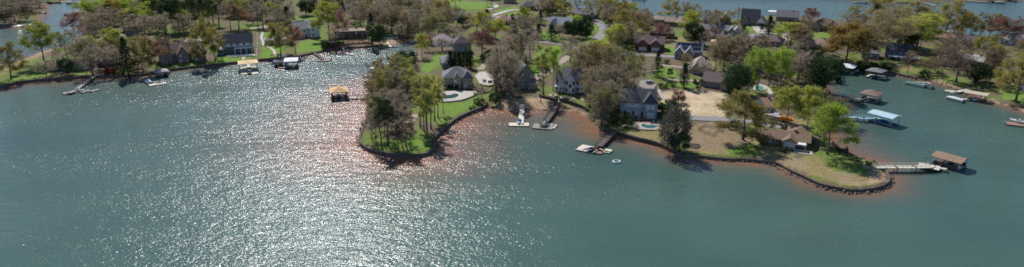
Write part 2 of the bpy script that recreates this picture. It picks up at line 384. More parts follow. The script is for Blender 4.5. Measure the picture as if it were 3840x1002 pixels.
shal = np.exp(-(dist/lam)**1.05)
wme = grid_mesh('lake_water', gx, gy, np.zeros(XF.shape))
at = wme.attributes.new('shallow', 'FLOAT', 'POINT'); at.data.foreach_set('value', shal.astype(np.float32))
m, nt, b = new_mat('lake_water'); N, L = nt.nodes, nt.links
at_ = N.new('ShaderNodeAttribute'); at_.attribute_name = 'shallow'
tc = N.new('ShaderNodeTexCoord')
def wnoise(sx, sy, rot, detail, rough=0.5, dist=0.0):
    mp = N.new('ShaderNodeMapping'); mp.inputs['Scale'].default_value = (sx, sy, 1); mp.inputs['Rotation'].default_value = (0, 0, rot)
    n = N.new('ShaderNodeTexNoise'); n.inputs['Scale'].default_value = 1; n.inputs['Detail'].default_value = detail; n.inputs['Roughness'].default_value = rough; n.inputs['Distortion'].default_value = dist
    L.new(tc.outputs['Object'], mp.inputs[0]); L.new(mp.outputs[0], n.inputs['Vector']); return n.outputs['Fac']
def mth(op, a, b_):
    q = N.new('ShaderNodeMath'); q.operation = op
    for i, v in enumerate((a, b_)):
        if isinstance(v, (int, float)): q.inputs[i].default_value = v
        else: L.new(v, q.inputs[i])
    return q.outputs[0]
big = wnoise(.012, .02, .3, 4)
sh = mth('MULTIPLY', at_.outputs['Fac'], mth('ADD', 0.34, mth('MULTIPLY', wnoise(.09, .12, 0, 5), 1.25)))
cr = N.new('ShaderNodeMixRGB'); cr.inputs[1].default_value = (.053,.106,.091,1); cr.inputs[2].default_value = (.076,.138,.111,1)
mrb = N.new('ShaderNodeMapRange'); mrb.inputs[1].default_value = .35; mrb.inputs[2].default_value = .65; L.new(big, mrb.inputs[0]); L.new(mrb.outputs[0], cr.inputs[0])
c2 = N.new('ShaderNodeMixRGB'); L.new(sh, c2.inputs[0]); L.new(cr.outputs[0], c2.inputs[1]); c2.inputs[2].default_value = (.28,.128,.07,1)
N.remove(b)
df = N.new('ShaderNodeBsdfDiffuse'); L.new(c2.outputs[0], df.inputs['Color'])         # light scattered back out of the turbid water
gl = N.new('ShaderNodeBsdfAnisotropic'); gl.inputs['Roughness'].default_value = WROUGH; gl.inputs['Color'].default_value = (.55,.55,.57,1)
fr = N.new('ShaderNodeFresnel'); fr.inputs['IOR'].default_value = 1.333
wm = N.new('ShaderNodeMixShader'); L.new(fr.outputs[0], wm.inputs[0]); L.new(df.outputs[0], wm.inputs[1]); L.new(gl.outputs[0], wm.inputs[2])
L.new(wm.outputs[0], nt.nodes['Material Output'].inputs[0])
h = mth('ADD', mth('MULTIPLY', wnoise(.16, .30, R(-8), 1), WA), mth('ADD', mth('MULTIPLY', wnoise(.85, 1.7, R(12), 1, .4), WB), mth('MULTIPLY', wnoise(2.1, 3.8, R(14), 1), WC)))
gust = N.new('ShaderNodeMapRange'); gust.inputs[1].default_value = .35; gust.inputs[2].default_value = .68; gust.inputs[3].default_value = .55; gust.inputs[4].default_value = 1.15
L.new(wnoise(.012, .04, R(14), 5, .65), gust.inputs[0])
bp = N.new('ShaderNodeBump'); L.new(gust.outputs[0], bp.inputs['Strength']); bp.inputs['Distance'].default_value = 1.0
L.new(h, bp.inputs['Height']); L.new(bp.outputs[0], gl.inputs['Normal']); L.new(bp.outputs[0], fr.inputs['Normal'])
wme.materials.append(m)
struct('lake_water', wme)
# ------------------------------------------------------------------ trees: prototypes of height 1..., copied with obj.copy()
BARK = mat('bark_grey', (.17,.14,.115), .9, .35, 6); BARKD = mat('bark_dark', (.10,.078,.062), .9, .35, 6); BARKP = mat('bark_pale', (.20,.165,.135), .9, .3, 6)
TW = {'grey': leaf_mat('twigs_grey', (.33,.28,.205), (.41,.35,.26), .45), 'tan': leaf_mat('twigs_tan', (.36,.285,.16), (.30,.245,.165), .4),
 'rosy': leaf_mat('twigs_rosy', (.29,.22,.17), (.25,.19,.145), .4)}
LF = {'lime': leaf_mat('leaves_lime', (0.420,0.560,0.063), (0.280,0.406,0.056), .45), 'yellow': leaf_mat('leaves_yellow_green', (0.525,0.525,0.096), (0.367,0.411,0.088), .5),
 'olive': leaf_mat('leaves_olive', (0.411,0.350,0.088), (0.289,0.263,0.079), .5), 'ochre': leaf_mat('leaves_ochre', (0.473,0.306,0.079), (0.315,0.219,0.070), .5),
 'red': leaf_mat('leaves_red', (.36,.16,.13), (.26,.13,.11), .5), 'rust': leaf_mat('leaves_rust', (0.490,0.263,0.131), (0.350,0.210,0.122), .5),
 'bud': leaf_mat('buds_tan', (0.403,0.315,0.149), (0.297,0.245,0.140), .5), 'greybud': leaf_mat('buds_grey', (.31,.265,.20), (.24,.20,.15), .5),
 'budgreen': leaf_mat('buds_green', (0.297,0.324,0.105), (0.227,0.254,0.105), .5),
 'needle': leaf_mat('needles_dark', (0.031,0.059,0.031), (0.049,0.081,0.036), .15), 'pine': leaf_mat('needles_pine', (0.056,0.087,0.042), (0.077,0.105,0.042), .2),
 'gloss': leaf_mat('leaves_evergreen', (0.039,0.077,0.031), (0.063,0.105,0.042), .2), 'blossom': leaf_mat('blossom_white', (0.750,0.750,0.750), (0.728,0.588,0.616), .4, .05),
 'maroon': leaf_mat('leaves_maroon', (0.224,0.063,0.084), (0.140,0.042,0.056), .3), 'azalea': leaf_mat('blossom_crimson', (0.420,0.042,0.084), (0.224,0.042,0.063), .3), 'shrub': leaf_mat('leaves_shrub', (0.070,0.105,0.042), (0.105,0.133,0.056), .25)}
def blade(mb, p, d, L, wd, rng):
    a = d.orthogonal().normalized(); a.rotate(Matrix.Rotation(rng.uniform(0, 6.28), 3, d))
    q = p + d*L
    o = len(mb.v); mb.v += [tuple(p-a*wd), tuple(p+a*wd), tuple(q)]; mb.f.append((o, o+1, o+2))
def leafq(mb, p, s, rng):
    n = Vector((rng.gauss(0, 1), rng.gauss(0, 1), rng.gauss(0, 1)+.5)).normalized(); a = n.orthogonal().normalized(); b = n.cross(a)
    t = rng.uniform(0, 6.28); a, b = a*math.cos(t)+b*math.sin(t), b*math.cos(t)-a*math.sin(t)
    o = len(mb.v); e = s*rng.uniform(.6, 1.1)
    mb.v += [tuple(p-a*s), tuple(p-b*e*.6), tuple(p+a*s), tuple(p+b*e*.6)]; mb.f.append((o, o+1, o+2, o+3))
def broadleaf(seed, H=18.0, cr=6.5, bare_to=.32, nl=11, leaf=0, ls=.3, twigs=1.0, flat=1.0, lean=.0, twoforks=False):
    """trunk + limbs in one mesh; fine twigs and leaves in another.  cr = crown radius"""
    rng = random.Random(seed); tm, cm, lm = MB(), MB(), MB()
    th = H*(.80 if not twoforks else .55)
    pts = []; x = y = 0
    for i in range(7):
        t = i/6; x += rng.gauss(0, .16)+lean*.5; y += rng.gauss(0, .16); pts.append(Vector((x, y, th*t)))
    r0 = H*.017
    rs = [r0*(1-.8*i/6) for i in range(7)]; rs[0] *= 1.5
    tm.path(pts, rs, 6)
    def at(t):
        k = min(int(t*6), 5); u = t*6-k; return pts[k].lerp(pts[k+1], u)
    cz = H*(bare_to+1)/2; ch = H*(1-bare_to)/2
    tips = []
    def inside(p):          # crown envelope: egg
        zz = (p.z-cz)/ch; rr = math.hypot(p.x-x*.5, p.y-y*.5)/cr
        return zz*zz*flat + rr*rr
    def grow(p, d, L, r, lev):
        n = 3; P = [p]; q = p; dd = d.copy()
        for i in range(n):
            dd = (dd + Vector((rng.gauss(0, .16), rng.gauss(0, .16), rng.gauss(.07, .12)))).normalized()
            q = q + dd*(L/n); P.append(q)
        rr = [r*(1-.7*i/n) for i in range(n+1)]
        if lev <= 2: tm.path(P, rr, 5 if lev == 1 else 3)
        else:
            for i in range(n): blade(cm, P[i], (P[i+1]-P[i]).normalized(), (P[i+1]-P[i]).length*1.2, rr[i]*.9, rng)
        if lev >= 3:
            nb = int(9*twigs)
            for _ in range(nb):
                b0 = P[rng.randrange(1, n+1)]
                e = (dd*.7 + Vector((rng.gauss(0, .6), rng.gauss(0, .6), rng.gauss(.15, .45)))).normalized()
                blade(cm, b0, e, rng.uniform(.6, 1.5)*H/18, TWW*H/18, rng); tips.append(b0+e*rng.uniform(.2, 1.0))
            return
        nk = 6 if lev == 1 else 5
        for k in range(nk):
            t = rng.uniform(.3, 1.0); i = min(int(t*n), n-1); b0 = P[i].lerp(P[i+1], t*n-i)
            side = Vector((rng.gauss(0, 1), rng.gauss(0, 1), rng.gauss(.1, .7))).normalized()
            e = (dd*.75 + side*.75).normalized()
            l2 = L*rng.uniform(.38, .62)
            if inside(b0+e*l2) > 1.25: l2 *= .45
            grow(b0, e, l2, r*.42, lev+1)
    for k in range(nl):
        t = .42 + .58*(k+.5)/nl if not twoforks else .5+.5*(k+.5)/nl
        zfrac = bare_to + (1-bare_to)*((k+.3)/nl)**1.1*.75
        t = min(zfrac*H/th, 1.0); p = at(t)
        a = k*2.4 + rng.uniform(-.4, .4); up = .25 + .95*(k/nl)**1.2
        d = Vector((math.cos(a), math.sin(a), up)).normalized()
        L = cr*(1.0-.35*k/nl)*rng.uniform(.75, 1.1) if k < nl-2 else H*.26
        grow(p, d, L, r0*.42*(1-.45*k/nl), 1)
    if leaf:
        cent = [tips[rng.randrange(len(tips))] for _ in range(max(30, int(len(tips)*.10)))]
        for _ in range(leaf):
            if rng.random() < .72: c = cent[rng.randrange(len(cent))]; sp_ = .55*H/18
            else: c = tips[rng.randrange(len(tips))]; sp_ = .35*H/18
            leafq(lm, c+Vector((rng.gauss(0, sp_), rng.gauss(0, sp_), rng.gauss(0, sp_*.7))), ls*H/18*rng.uniform(.6, 1.25), rng)
    return tm, cm, lm
def conifer(seed, H=16.0, r=4.0, low=.06, nb=70, dens=26, droop=.25, power=.9):
    rng = random.Random(seed); tm, cm, lm = MB(), MB(), MB()
    tm.tube((0, 0, -.3), (0, 0, H*.97), H*.017, .03, 6)
    for k in range(nb):
        t = low+(1-low)*(k+rng.random()*.8)/nb; z = H*t; L = r*((1-t)/(1-low))**power*rng.uniform(.75, 1.15)+.25
        a = k*2.4+rng.uniform(-.3, .3); d = Vector((math.cos(a), math.sin(a), .25-droop*rng.uniform(.5, 1.8))).normalized()
        tm.tube((0, 0, z), Vector((0, 0, z))+d*L*.9, .05, .015, 3, False)
        for i in range(dens):
            u = rng.random()**.6; p = Vector((0, 0, z))+d*L*u
            p += Vector((rng.gauss(0, .35), rng.gauss(0, .35), rng.gauss(-.1, .25)))*(.5+.4*L/r)
            leafq(lm, p, rng.uniform(.18, .4)*H/16, rng)
    return tm, cm, lm
def pine(seed, H=24.0, cr=4.2, bare=.5):
    rng = random.Random(seed); tm, cm, lm = MB(), MB(), MB()
    pts = [Vector((rng.gauss(0, .15)*i, rng.gauss(0, .12)*i, H*.96*i/6)) for i in range(7)]
    tm.path(pts, [H*.014*(1-.7*i/6) for i in range(7)], 6)
    for k in range(30):
        t = bare+(1-bare)*(k+.5)/30; p = pts[min(int(t*6), 5)].lerp(pts[min(int(t*6), 5)+1], t*6-min(int(t*6), 5))
        a = k*2.4+rng.random(); L = cr*(1-.75*((t-bare)/(1-bare))**1.5)*rng.uniform(.5, 1.1)
        d = Vector((math.cos(a), math.sin(a), rng.uniform(.0, .5))).normalized()
        tm.tube(p, p+d*L, .09, .03, 3, False)
        for c in range(3):
            q = p+d*L*rng.uniform(.5, 1.05)+Vector((rng.gauss(0, .5), rng.gauss(0, .5), rng.gauss(.2, .3)))
            for i in range(26): leafq(lm, q+Vector((rng.gauss(0, .6), rng.gauss(0, .6), rng.gauss(0, .35))), rng.uniform(.2, .4), rng)
    return tm, cm, lm
def roundtree(seed, H=10.0, cr=5.0, low=.12, n=4200, s=.3, lumps=26):
    """dense evergreen or shrub: lumpy shell of many leaves round a few stems"""
    rng = random.Random(seed); tm, cm, lm = MB(), MB(), MB()
    tm.tube((0, 0, -.2), (0, 0, H*.8), H*.03, .04, 6)
    L = []
    for k in range(lumps):
        u = rng.uniform(-.75, .95); a = k*2.4+rng.uniform(-.5, .5); rr = math.sqrt(max(0, 1-u*u))*.72*rng.uniform(.75, 1.1)
        c = Vector((math.cos(a)*rr*cr, math.sin(a)*rr*cr, H*(low+(1-low)*(.5+.40*u)))); L.append((c, cr*rng.uniform(.22, .40)))
        tm.tube((0, 0, c.z*.55), c, H*.009, .02, 3, False)
    for i in range(n):
        c, r = L[rng.randrange(lumps)]
        v = Vector((rng.gauss(0, 1), rng.gauss(0, 1), rng.gauss(0, .9))).normalized()
        p = c+v*r*(rng.random()**.35)
        if p.z > .05: leafq(lm, p, s*rng.uniform(.6, 1.2), rng)
    return tm, cm, lm
# kind -> (builder calls, bark, twig material, leaf material, nominal height, nominal crown diameter)
TWW = .030
KIND = {
 'bare': ([lambda s: broadleaf(s, twigs=2.4, leaf=900, ls=.11)]*4, BARK, TW['grey'], LF['greybud'], 18, 13),
 'tall': ([lambda s: broadleaf(s, H=20, cr=4.2, bare_to=.42, nl=9, twigs=2.4, leaf=700, ls=.12)]*3, BARK, TW['grey'], LF['greybud'], 20, 8.5),
 'rosy': ([lambda s: broadleaf(s, twigs=2.0, leaf=1700, ls=.16)]*2, BARK, TW['rosy'], leaf_mat('buds_rosy', (.27,.165,.15), (.21,.14,.13), .4), 18, 13),
 'tan': ([lambda s: broadleaf(s, twigs=1.6, leaf=3800, ls=.19)]*3, BARK, TW['tan'], LF['bud'], 18, 13),
 'green': ([lambda s: broadleaf(s, twigs=1.6, leaf=4180, ls=.2)]*2, BARK, TW['tan'], LF['budgreen'], 18, 13),
 'slim': ([lambda s: broadleaf(s, H=20, cr=3.6, bare_to=.45, nl=8, twigs=1.6, leaf=2850, ls=.2)]*3, BARK, TW['tan'], LF['yellow'], 20, 7.5),
 'lime': ([lambda s: broadleaf(s, cr=6, leaf=6000, ls=.26, twigs=1.2)]*3, BARK, TW['tan'], LF['lime'], 18, 12.5),
 'yellow': ([lambda s: broadleaf(s, leaf=9576, ls=.25, twigs=1.2)]*3, BARK, TW['tan'], LF['yellow'], 18, 13),
 'olive': ([lambda s: broadleaf(s, cr=7.5, leaf=8400, ls=.25, bare_to=.15, twigs=1.3)]*3, BARKD, TW['tan'], LF['olive'], 18, 15),
 'ochre': ([lambda s: broadleaf(s, cr=7.5, leaf=12236, ls=.26, bare_to=.15, twigs=1.3)]*2, BARKD, TW['tan'], LF['ochre'], 18, 15),
 'rust': ([lambda s: broadleaf(s, leaf=5700, ls=.24, twigs=1.4)]*2, BARK, TW['rosy'], LF['rust'], 18, 13),
 'red': ([lambda s: broadleaf(s, leaf=4940, ls=.23, twigs=1.5)]*2, BARK, TW['rosy'], LF['red'], 18, 13),
 'pine': ([pine]*3, BARKD, None, LF['pine'], 24, 9),
 'cone': ([conifer]*3, BARKD, None, LF['needle'], 16, 8),
 'column': ([lambda s: conifer(s, H=14, r=2.3, nb=80, dens=22, droop=-.5, power=.55)]*2, BARKD, None, LF['needle'], 14, 4.6),
 'ever': ([lambda s: roundtree(s, low=.05)]*3, BARKD, None, LF['gloss'], 10, 10),
 'blossom': ([lambda s: roundtree(s, low=.2, n=3000, s=.22)]*1, BARKD, None, LF['blossom'], 10, 10),
 'maroon': ([lambda s: roundtree(s, low=.08, n=3000)]*1, BARKD, None, LF['maroon'], 10, 10),
 'azalea': ([lambda s: roundtree(s, low=.02, n=3000)]*1, BARKD, None, LF['azalea'], 10, 10),
 'shrub': ([lambda s: roundtree(s, low=.02, n=2600, lumps=18)]*3, BARKD, None, LF['shrub'], 10, 10),
 'dome': ([lambda s: roundtree(s, H=12, cr=5, low=.40, n=4200, s=.26)]*1, BARKD, None, LF['pine'], 12, 10),
 'dusky': ([lambda s: roundtree(s, low=.04, n=5200, s=.22, lumps=34)]*1, BARKD, None, leaf_mat('leaves_dusky', (.19,.165,.13), (.12,.125,.075), .25), 10, 10),
 'bright': ([lambda s: roundtree(s, low=.05, n=3800)]*1, BARKD, None, LF['lime'], 10, 10),
}
LOOK = {'bare': ('bare grey tree', 'bare_tree'), 'tall': ('tall slender bare tree', 'bare_tree'), 'rosy': ('pinkish brown bare tree', 'bare_tree'), 'tan': ('tan budding tree', 'budding_tree'),
 'green': ('dull green budding tree', 'budding_tree'), 'slim': ('slim straight yellow-green tree', 'budding_tree'), 'lime': ('bright lime green tree', 'leafy_tree'), 'yellow': ('yellow-green spring tree', 'leafy_tree'),
 'olive': ('broad olive gold oak', 'oak_tree'), 'ochre': ('broad orange-brown oak', 'oak_tree'), 'rust': ('rusty brown tree', 'maple_tree'), 'red': ('dark red spring tree', 'maple_tree'),
 'pine': ('tall dark pine', 'pine_tree'), 'cone': ('dark cone-shaped conifer', 'conifer_tree'), 'column': ('dark narrow columnar conifer', 'conifer_tree'), 'ever': ('dense dark round evergreen', 'evergreen_tree'),
 'blossom': ('small tree in white blossom', 'blossom_tree'), 'maroon': ('round maroon-leaved small tree', 'ornamental_tree'), 'azalea': ('crimson flowering bush', 'flowering_shrub'), 'shrub': ('rounded dark green shrub', 'shrub'), 'dome': ('dark dome-topped pine', 'pine_tree'), 'dusky': ('large dusky grey-green bush', 'bushy_tree'), 'bright': ('round bright green small tree', 'leafy_tree')}
SPECIAL = set()
PROTO = {}
def proto(kind, i):
    k = (kind, i)
    if k not in PROTO:
        bl, bark, tw, lf, H, D = KIND[kind]
        t, c, l = bl[i](31*i + sum(map(ord, kind)))
        ms = [('trunk', t.mesh('trunk', bark, True))]
        if c.v:
            o = len(c.v); nf = len(c.f); c.add(l.v, l.f)
            me = c.mesh('crown', tw); me.materials.append(lf)
            me.polygons.foreach_set('material_index', [0]*nf+[1]*len(l.f)); ms.append(('crown', me))
        else: ms.append(('crown', l.mesh('crown', lf)))
        src = c if len(c.v) > len(l.v) and not l.v else l if not c.v else c
        co = np.array(src.v); rr = np.hypot(co[:, 0], co[:, 1])
        PROTO[k] = (ms, float(np.percentile(co[:, 2], 99.7)), 2*float(np.percentile(rr, 93)))
    return PROTO[k]
COUNT = {}
TREES = []
def tree(kind, x, yb, yt, wpx, place, label=None, group=None):
    p = GT(x, yb); n = COUNT.get(kind, 0); COUNT[kind] = n+1
    ms, H0, D0 = proto(kind, n % len(KIND[kind][0]))
    lo, hi = .3, 60.0
    for _ in range(30):
        h = (lo+hi)/2
        if proj_y((p.x, p.y, p.z+h)) > yt: lo = h
        else: hi = h
    zc = p.y*cp-(p.z+h*.6-CAMH)*sp
    D = wpx*zc/F*(1.16 if KIND[kind][2] else 1.05)
    o = bpy.data.objects.new(LOOK[kind][1], None); COL.objects.link(o); o.empty_display_size = .5
    o.location = (p.x, p.y, p.z-.08); rng = random.Random(int(x*7+yb*13)); o.rotation_euler = (0, 0, rng.uniform(0, 6.28))
    o.scale = (D/D0, D/D0, h/H0)
    for nm, me in ms: link(nm, me, o)
    tag(o, '', LOOK[kind][1].replace('_', ' '), group)
    TREES.append((o, x, yb, LOOK[kind][0], place, label))
    return o
NUM = ['', 'first', 'second', 'third', 'fourth', 'fifth', 'sixth', 'seventh', 'eighth', 'ninth', 'tenth', 'eleventh', 'twelfth']
CNT = ['', 'one', 'two', 'three', 'four', 'five', 'six', 'seven', 'eight', 'nine', 'ten', 'eleven', 'twelve']
def name_trees():
    by = {}
    for t in TREES:
        if t[5]: t[0]['label'] = t[5]
        else: by.setdefault((t[3], t[4]), []).append(t)
    for (look, place), ts in by.items():
        if place.startswith('in wood '): pass
        ts.sort(key=lambda t: t[1]); n = len(ts)
        for i, t in enumerate(ts):
            if n == 1: s = f'{look} {place}'
            elif n == 2: s = f'{look} {place}, {"left" if i == 0 else "right"} of the two'
            elif n == 3: s = f'{look} {place}, {["left","middle","right"][i]} of three'
            else:
                s = f'{look} {place}, ' + ('leftmost' if i == 0 else 'rightmost' if i == n-1 else f'{NUM[i+1]} from left')
            t[0]['label'] = s
            if n > 2 and not t[0].get('group'): t[0]['group'] = f'{look}s {place}' if look.endswith('tree') else f'{look} trees {place}'
PLANT = {
# far left bank and inlet
 'on far left bank across the inlet': [('bare',15,86,2,90),('bare',58,80,-8,80),('bare',102,74,2,75),('bare',30,48,-30,80),('bare',122,46,-22,80),('bare',150,26,-30,60),('bare',80,34,-35,80),('red',93,66,48,26),('cone',8,72,40,36)],
 'on the grassy point at far left': [('olive',39,297,160,105),('yellow',172,238,84,112),('bare',176,296,226,72),('bare',230,262,186,60),('ever',256,281,215,56)],
 'by the sandy inlet bank': [('green',256,226,116,82),('bare',328,242,138,92),('bare',300,252,180,80),('red',284,156,46,66)],
 'around the low grey cottage': [('bare',352,282,165,112),('bare',405,274,172,100),('bare',440,262,186,80),('azalea',417,283,254,42),('cone',484,290,140,76)],
 'left of the gabled stone house': [('olive',538,276,138,82),('rust',592,272,148,66),('rosy',630,236,130,66),('bare',520,262,200,60)],
 'in wood behind the grey-roofed house at left': [('bare',303,166,100,62),('lime',345,100,2,90),('lime',470,70,6,80),('lime',420,60,-10,70),('yellow',500,110,30,80),('ochre',432,92,2,66),('bare',330,132,40,72),('bare',385,112,25,82),('bare',422,126,42,82),('bare',466,116,30,84),('bare',508,142,50,82),('bare',360,162,82,72)],
 'in wood behind the gabled stone house': [('lime',527,96,20,86),('lime',640,60,-8,70),('lime',560,120,36,60),('lime',577,82,0,66),('bare',546,152,52,72),('bare',592,152,56,72),('bare',622,150,40,72),('pine',560,72,-22,56),('pine',598,112,-2,54),('pine',626,118,-8,54),('pine',650,120,-2,50),('pine',672,122,-8,52),('lime',604,34,-22,66)],
 'in wood behind the dark blue house': [('pine',700,112,6,48),('pine',737,104,-12,48),('pine',768,98,-12,48),('pine',800,84,-16,52),('pine',822,98,14,62),('lime',726,62,-16,72),('lime',830,44,-20,70),('yellow',900,64,-12,70),('bare',690,142,50,72),('bare',752,84,-2,62),('bare',866,112,0,64),('tan',702,132,96,54),('rust',897,108,18,84),('bare',880,60,-20,70),('bare',640,60,-30,70),('bare',850,40,-25,70),('ever',945,40,-20,60)],
 'in front of the dark blue house': [('olive',770,240,66,90),('olive',808,226,92,74)],
 'by the winding garden path': [('olive',1053,206,82,94),('rust',1110,202,92,60)],
 'among houses behind the white house': [('bare',985,102,0,62),('bare',947,84,-12,62),('cone',1078,92,24,62),('bare',1030,70,-5,60),('ever',1148,58,-2,58),('shrub',1135,92,74,44),('shrub',1162,93,76,44),('shrub',1190,92,78,40),('cone',1000,40,-20,50),('green',1062,40,-15,60),('cone',1180,40,-15,50)],
 'beside the white lakeside house': [('yellow',1236,146,6,100),('red',1288,164,36,52),('bare',1256,186,100,62),('shrub',1253,184,140,42),('ever',1222,190,150,30)],
 'above the terraced shore': [('cone',1397,180,48,54),('ever',1424,168,92,52),('bare',1420,122,18,82),('tan',1380,112,12,82),('tan',1470,126,28,82),('bare',1502,122,18,82),('rosy',1490,132,44,62),('tan',1532,142,38,82),('bare',1574,152,34,74),('bare',1515,156,82,52),('tan',1545,152,76,52)],
 'at the head of the cove': [('green',1612,154,56,82),('green',1645,152,48,74),('tan',1680,132,18,72),('bare',1700,160,96,82),('yellow',1583,216,126,44),('rust',1608,192,134,38),('blossom',1658,190,128,72)],
 'behind the cove': [('ever',1265,44,-8,52),('bare',1330,80,20,50),('bare',1440,60,-10,70),('ochre',1660,70,0,60),('bare',1560,70,-5,70),('green',1620,60,-15,66),('bare',1500,50,-20,70),('green',1715,100,20,52),('ever',1737,98,58,40)],
 'behind the wooded point': [('dome',1519,302,186,96),('bare',1540,302,232,72),('yellow',1462,332,248,66),('ever',1482,342,268,48)],
 'on left side of the wooded point': [('tan',1420,382,268,92),('tan',1400,432,298,82),('pine',1482,402,288,60),('pine',1430,392,296,52),('bare',1500,522,338,92),('bare',1490,482,328,92),('bare',1412,542,418,62),('bare',1394,522,398,56),('bare',1446,470,330,70)],
 'on tip of the wooded point': [('pine',1430,548,362,74),('pine',1456,542,372,66),('tall',1522,548,398,62),('tall',1540,562,430,50),('tall',1492,562,448,46),('rosy',1508,556,460,56)],
 'beside the tan sports court': [('slim',1577,476,284,52),('slim',1590,492,278,50),('slim',1604,502,282,50),('slim',1617,482,284,50),('slim',1630,452,288,46),('slim',1642,442,296,44),('slim',1601,516,330,50),('tall',1662,424,330,36)],
 'by the cove seawall below the tan house': [('tall',1792,388,312,30),('tall',1806,376,316,30),('shrub',1797,390,370,40),('ever',1858,392,346,46),('shrub',1772,412,396,24)],
 'in dense grove left of the small grey house': [('bare',1870,330,162,102),('bare',1862,346,180,76),('bare',1890,352,168,84),('bare',1915,356,196,74),('bare',1912,374,182,70),('tan',1908,282,140,92),('bare',1872,272,186,74),('tall',1912,396,290,48),('bare',1900,320,180,90)],
 'beside the small grey house': [('bare',1900,300,160,70),('tall',2028,384,250,36),('lime',2076,342,180,58),('slim',2037,356,160,62)],
 'between the houses at centre': [('bare',1952,242,118,92),('bare',1988,222,112,84),('red',1806,214,116,96),('yellow',1862,152,72,88),('tan',1787,122,54,64),('shrub',1822,230,190,40),('yellow',1838,225,182,20)],
 'around the salmon-roofed house': [('cone',1922,118,52,46),('cone',1928,132,84,42),('cone',1972,130,76,44),('cone',1826,84,34,44),('tan',1760,90,50,40),('bare',1990,110,70,40)],
 'around the pale gabled house': [('cone',2019,146,88,38),('cone',2026,92,44,42),('cone',2068,152,92,48),('ever',2150,142,72,62),('ever',2196,142,58,54),('ever',2178,126,76,60),('bright',2156,106,56,52),('bare',2098,140,88,46),('bare',2140,236,134,92)],
 'along the far lake shore at top': [('olive',2115,66,-8,62),('bare',2200,34,-4,34),('bare',2240,42,-8,36),('olive',2275,62,-12,92),('yellow',2362,62,10,64),('olive',2512,76,0,80),('bare',2576,72,6,46),('bare',2602,74,10,52),('bare',2650,82,36,42),('tan',2000,18,-30,60),('bare',2060,22,-25,60)],
 'in grove right of the white house': [('green',2190,302,164,84),('tan',2232,312,158,94),('tan',2272,332,168,94),('green',2302,302,162,84),('yellow',2240,282,148,118),('tan',2172,332,178,74),('tan',2212,402,250,84),('bare',2242,422,258,84),('bare',2262,442,298,84),('bare',2282,402,238,84),('bare',2322,402,218,92)],
 'on the bank left of the blue house': [('rosy',2342,372,262,60),('green',2377,336,194,84),('bare',2252,486,370,76),('bare',2226,452,298,74),('bare',2302,442,288,74),('green',2256,470,320,80),('shrub',2345,452,420,40)],
 'beside the brick garage house': [('olive',2354,148,40,126),('bare',2300,164,90,66),('shrub',2350,175,146,50),('red',2480,150,88,66),('cone',2464,286,190,48),('shrub',2500,240,222,24)],
 'in the middle lawns': [('column',2564,328,236,38),('shrub',2512,288,256,24),('maroon',2543,387,340,50),('shrub',2486,330,310,36),('shrub',2520,322,300,36),('tan',2570,260,200,50),('shrub',2615,336,295,40),('bare',2640,290,240,50),('bare',2480,420,395,30)],
 'by the long ranch house': [('ever',2604,168,80,78),('cone',2787,136,92,36),('rosy',2674,146,96,44),('bare',2640,180,110,50)],
 'in thin grove behind the hay field': [('tan',2680,272,138,62),('tall',2712,267,128,56),('tan',2737,262,128,62),('tall',2767,257,128,56),('tall',2797,252,132,56),('tan',2822,247,138,52),('cone',2690,215,150,34),('tan',2850,200,130,60),('bare',2752,300,220,60)],
 'beside the pale green pool': [('ever',2762,354,240,102),('lime',2836,337,176,98),('lime',2926,347,178,76),('bare',2902,322,210,64),('bare',2952,327,198,74),('bare',2987,322,190,64),('bare',3012,332,218,64),('tall',2882,322,226,46),('rosy',3046,345,255,64)],
 'by the upper shore houses': [('olive',2694,94,36,66),('tan',2737,82,40,40),('bare',2766,78,26,48),('cone',2882,130,60,54),('yellow',2967,168,86,100),('rust',2998,172,90,66),('rosy',3032,152,84,50),('red',3038,106,28,56),('bare',3000,185,120,60),('green',3195,98,20,76),('bare',3100,120,80,36)],
 'on the right cove bank': [('ever',3085,352,212,130),('ever',3040,262,170,90),('ever',3120,268,205,60),('ochre',3170,236,92,150),('tan',3250,228,90,98),('rosy',3075,340,258,56),('shrub',3210,268,236,70),('shrub',3270,262,235,60),('shrub',3330,262,236,50),('bare',3005,240,150,70)],
 'behind the dark blue shore house': [('tan',3318,208,28,142),('olive',3298,122,-8,132),('olive',3432,92,4,96),('yellow',3440,184,52,142),('ever',3400,178,120,70)],
 'against the upper right lake': [('olive',3534,142,-2,132),('rust',3606,128,44,64),('bare',3674,140,46,72),('red',3760,162,66,108),('bare',3828,158,94,52)],
 'among the right shore houses': [('rosy',3585,308,168,128),('rosy',3532,297,178,64),('rosy',3405,274,188,54),('tan',3482,272,214,74),('ever',3662,308,232,96),('rosy',3716,287,188,96),('olive',3812,378,182,136),('rust',3830,180,150,50),('shrub',3465,285,262,36),('shrub',3790,345,318,50)],
 'on the front right peninsula': [('olive',2783,524,342,182),('yellow',2948,482,322,110),('yellow',3022,506,324,96),('lime',3101,580,388,146),('lime',3084,548,436,84),('tan',3120,464,364,118),('tall',2840,505,460,30)],
 'along the right peninsula bank': [('shrub',3148,573,556,24),('shrub',3172,572,550,18),('shrub',3187,588,574,24),('shrub',3216,604,590,30),('shrub',3256,618,604,26)],
 'around the brown-roofed point house': [('shrub',2798,500,478,70),('shrub',2742,478,458,56),('shrub',2858,540,518,40),('shrub',2845,520,500,34),('bright',2912,500,486,56),('shrub',2936,478,462,34),('shrub',2898,464,448,36),('shrub',2862,462,444,26),('shrub',2836,462,446,26),('shrub',2934,568,548,32),('shrub',3012,545,524,36),('shrub',2896,486,470,24)],
 'beside the blue house': [('ever',2512,432,372,70),('ever',2484,420,386,44),('dusky',2526,570,396,116),('ever',2546,566,490,80),('shrub',2350,476,428,46),('shrub',2300,468,445,40)],
}
for place, ts in PLANT.items():
    for t in ts: tree(*t, place)
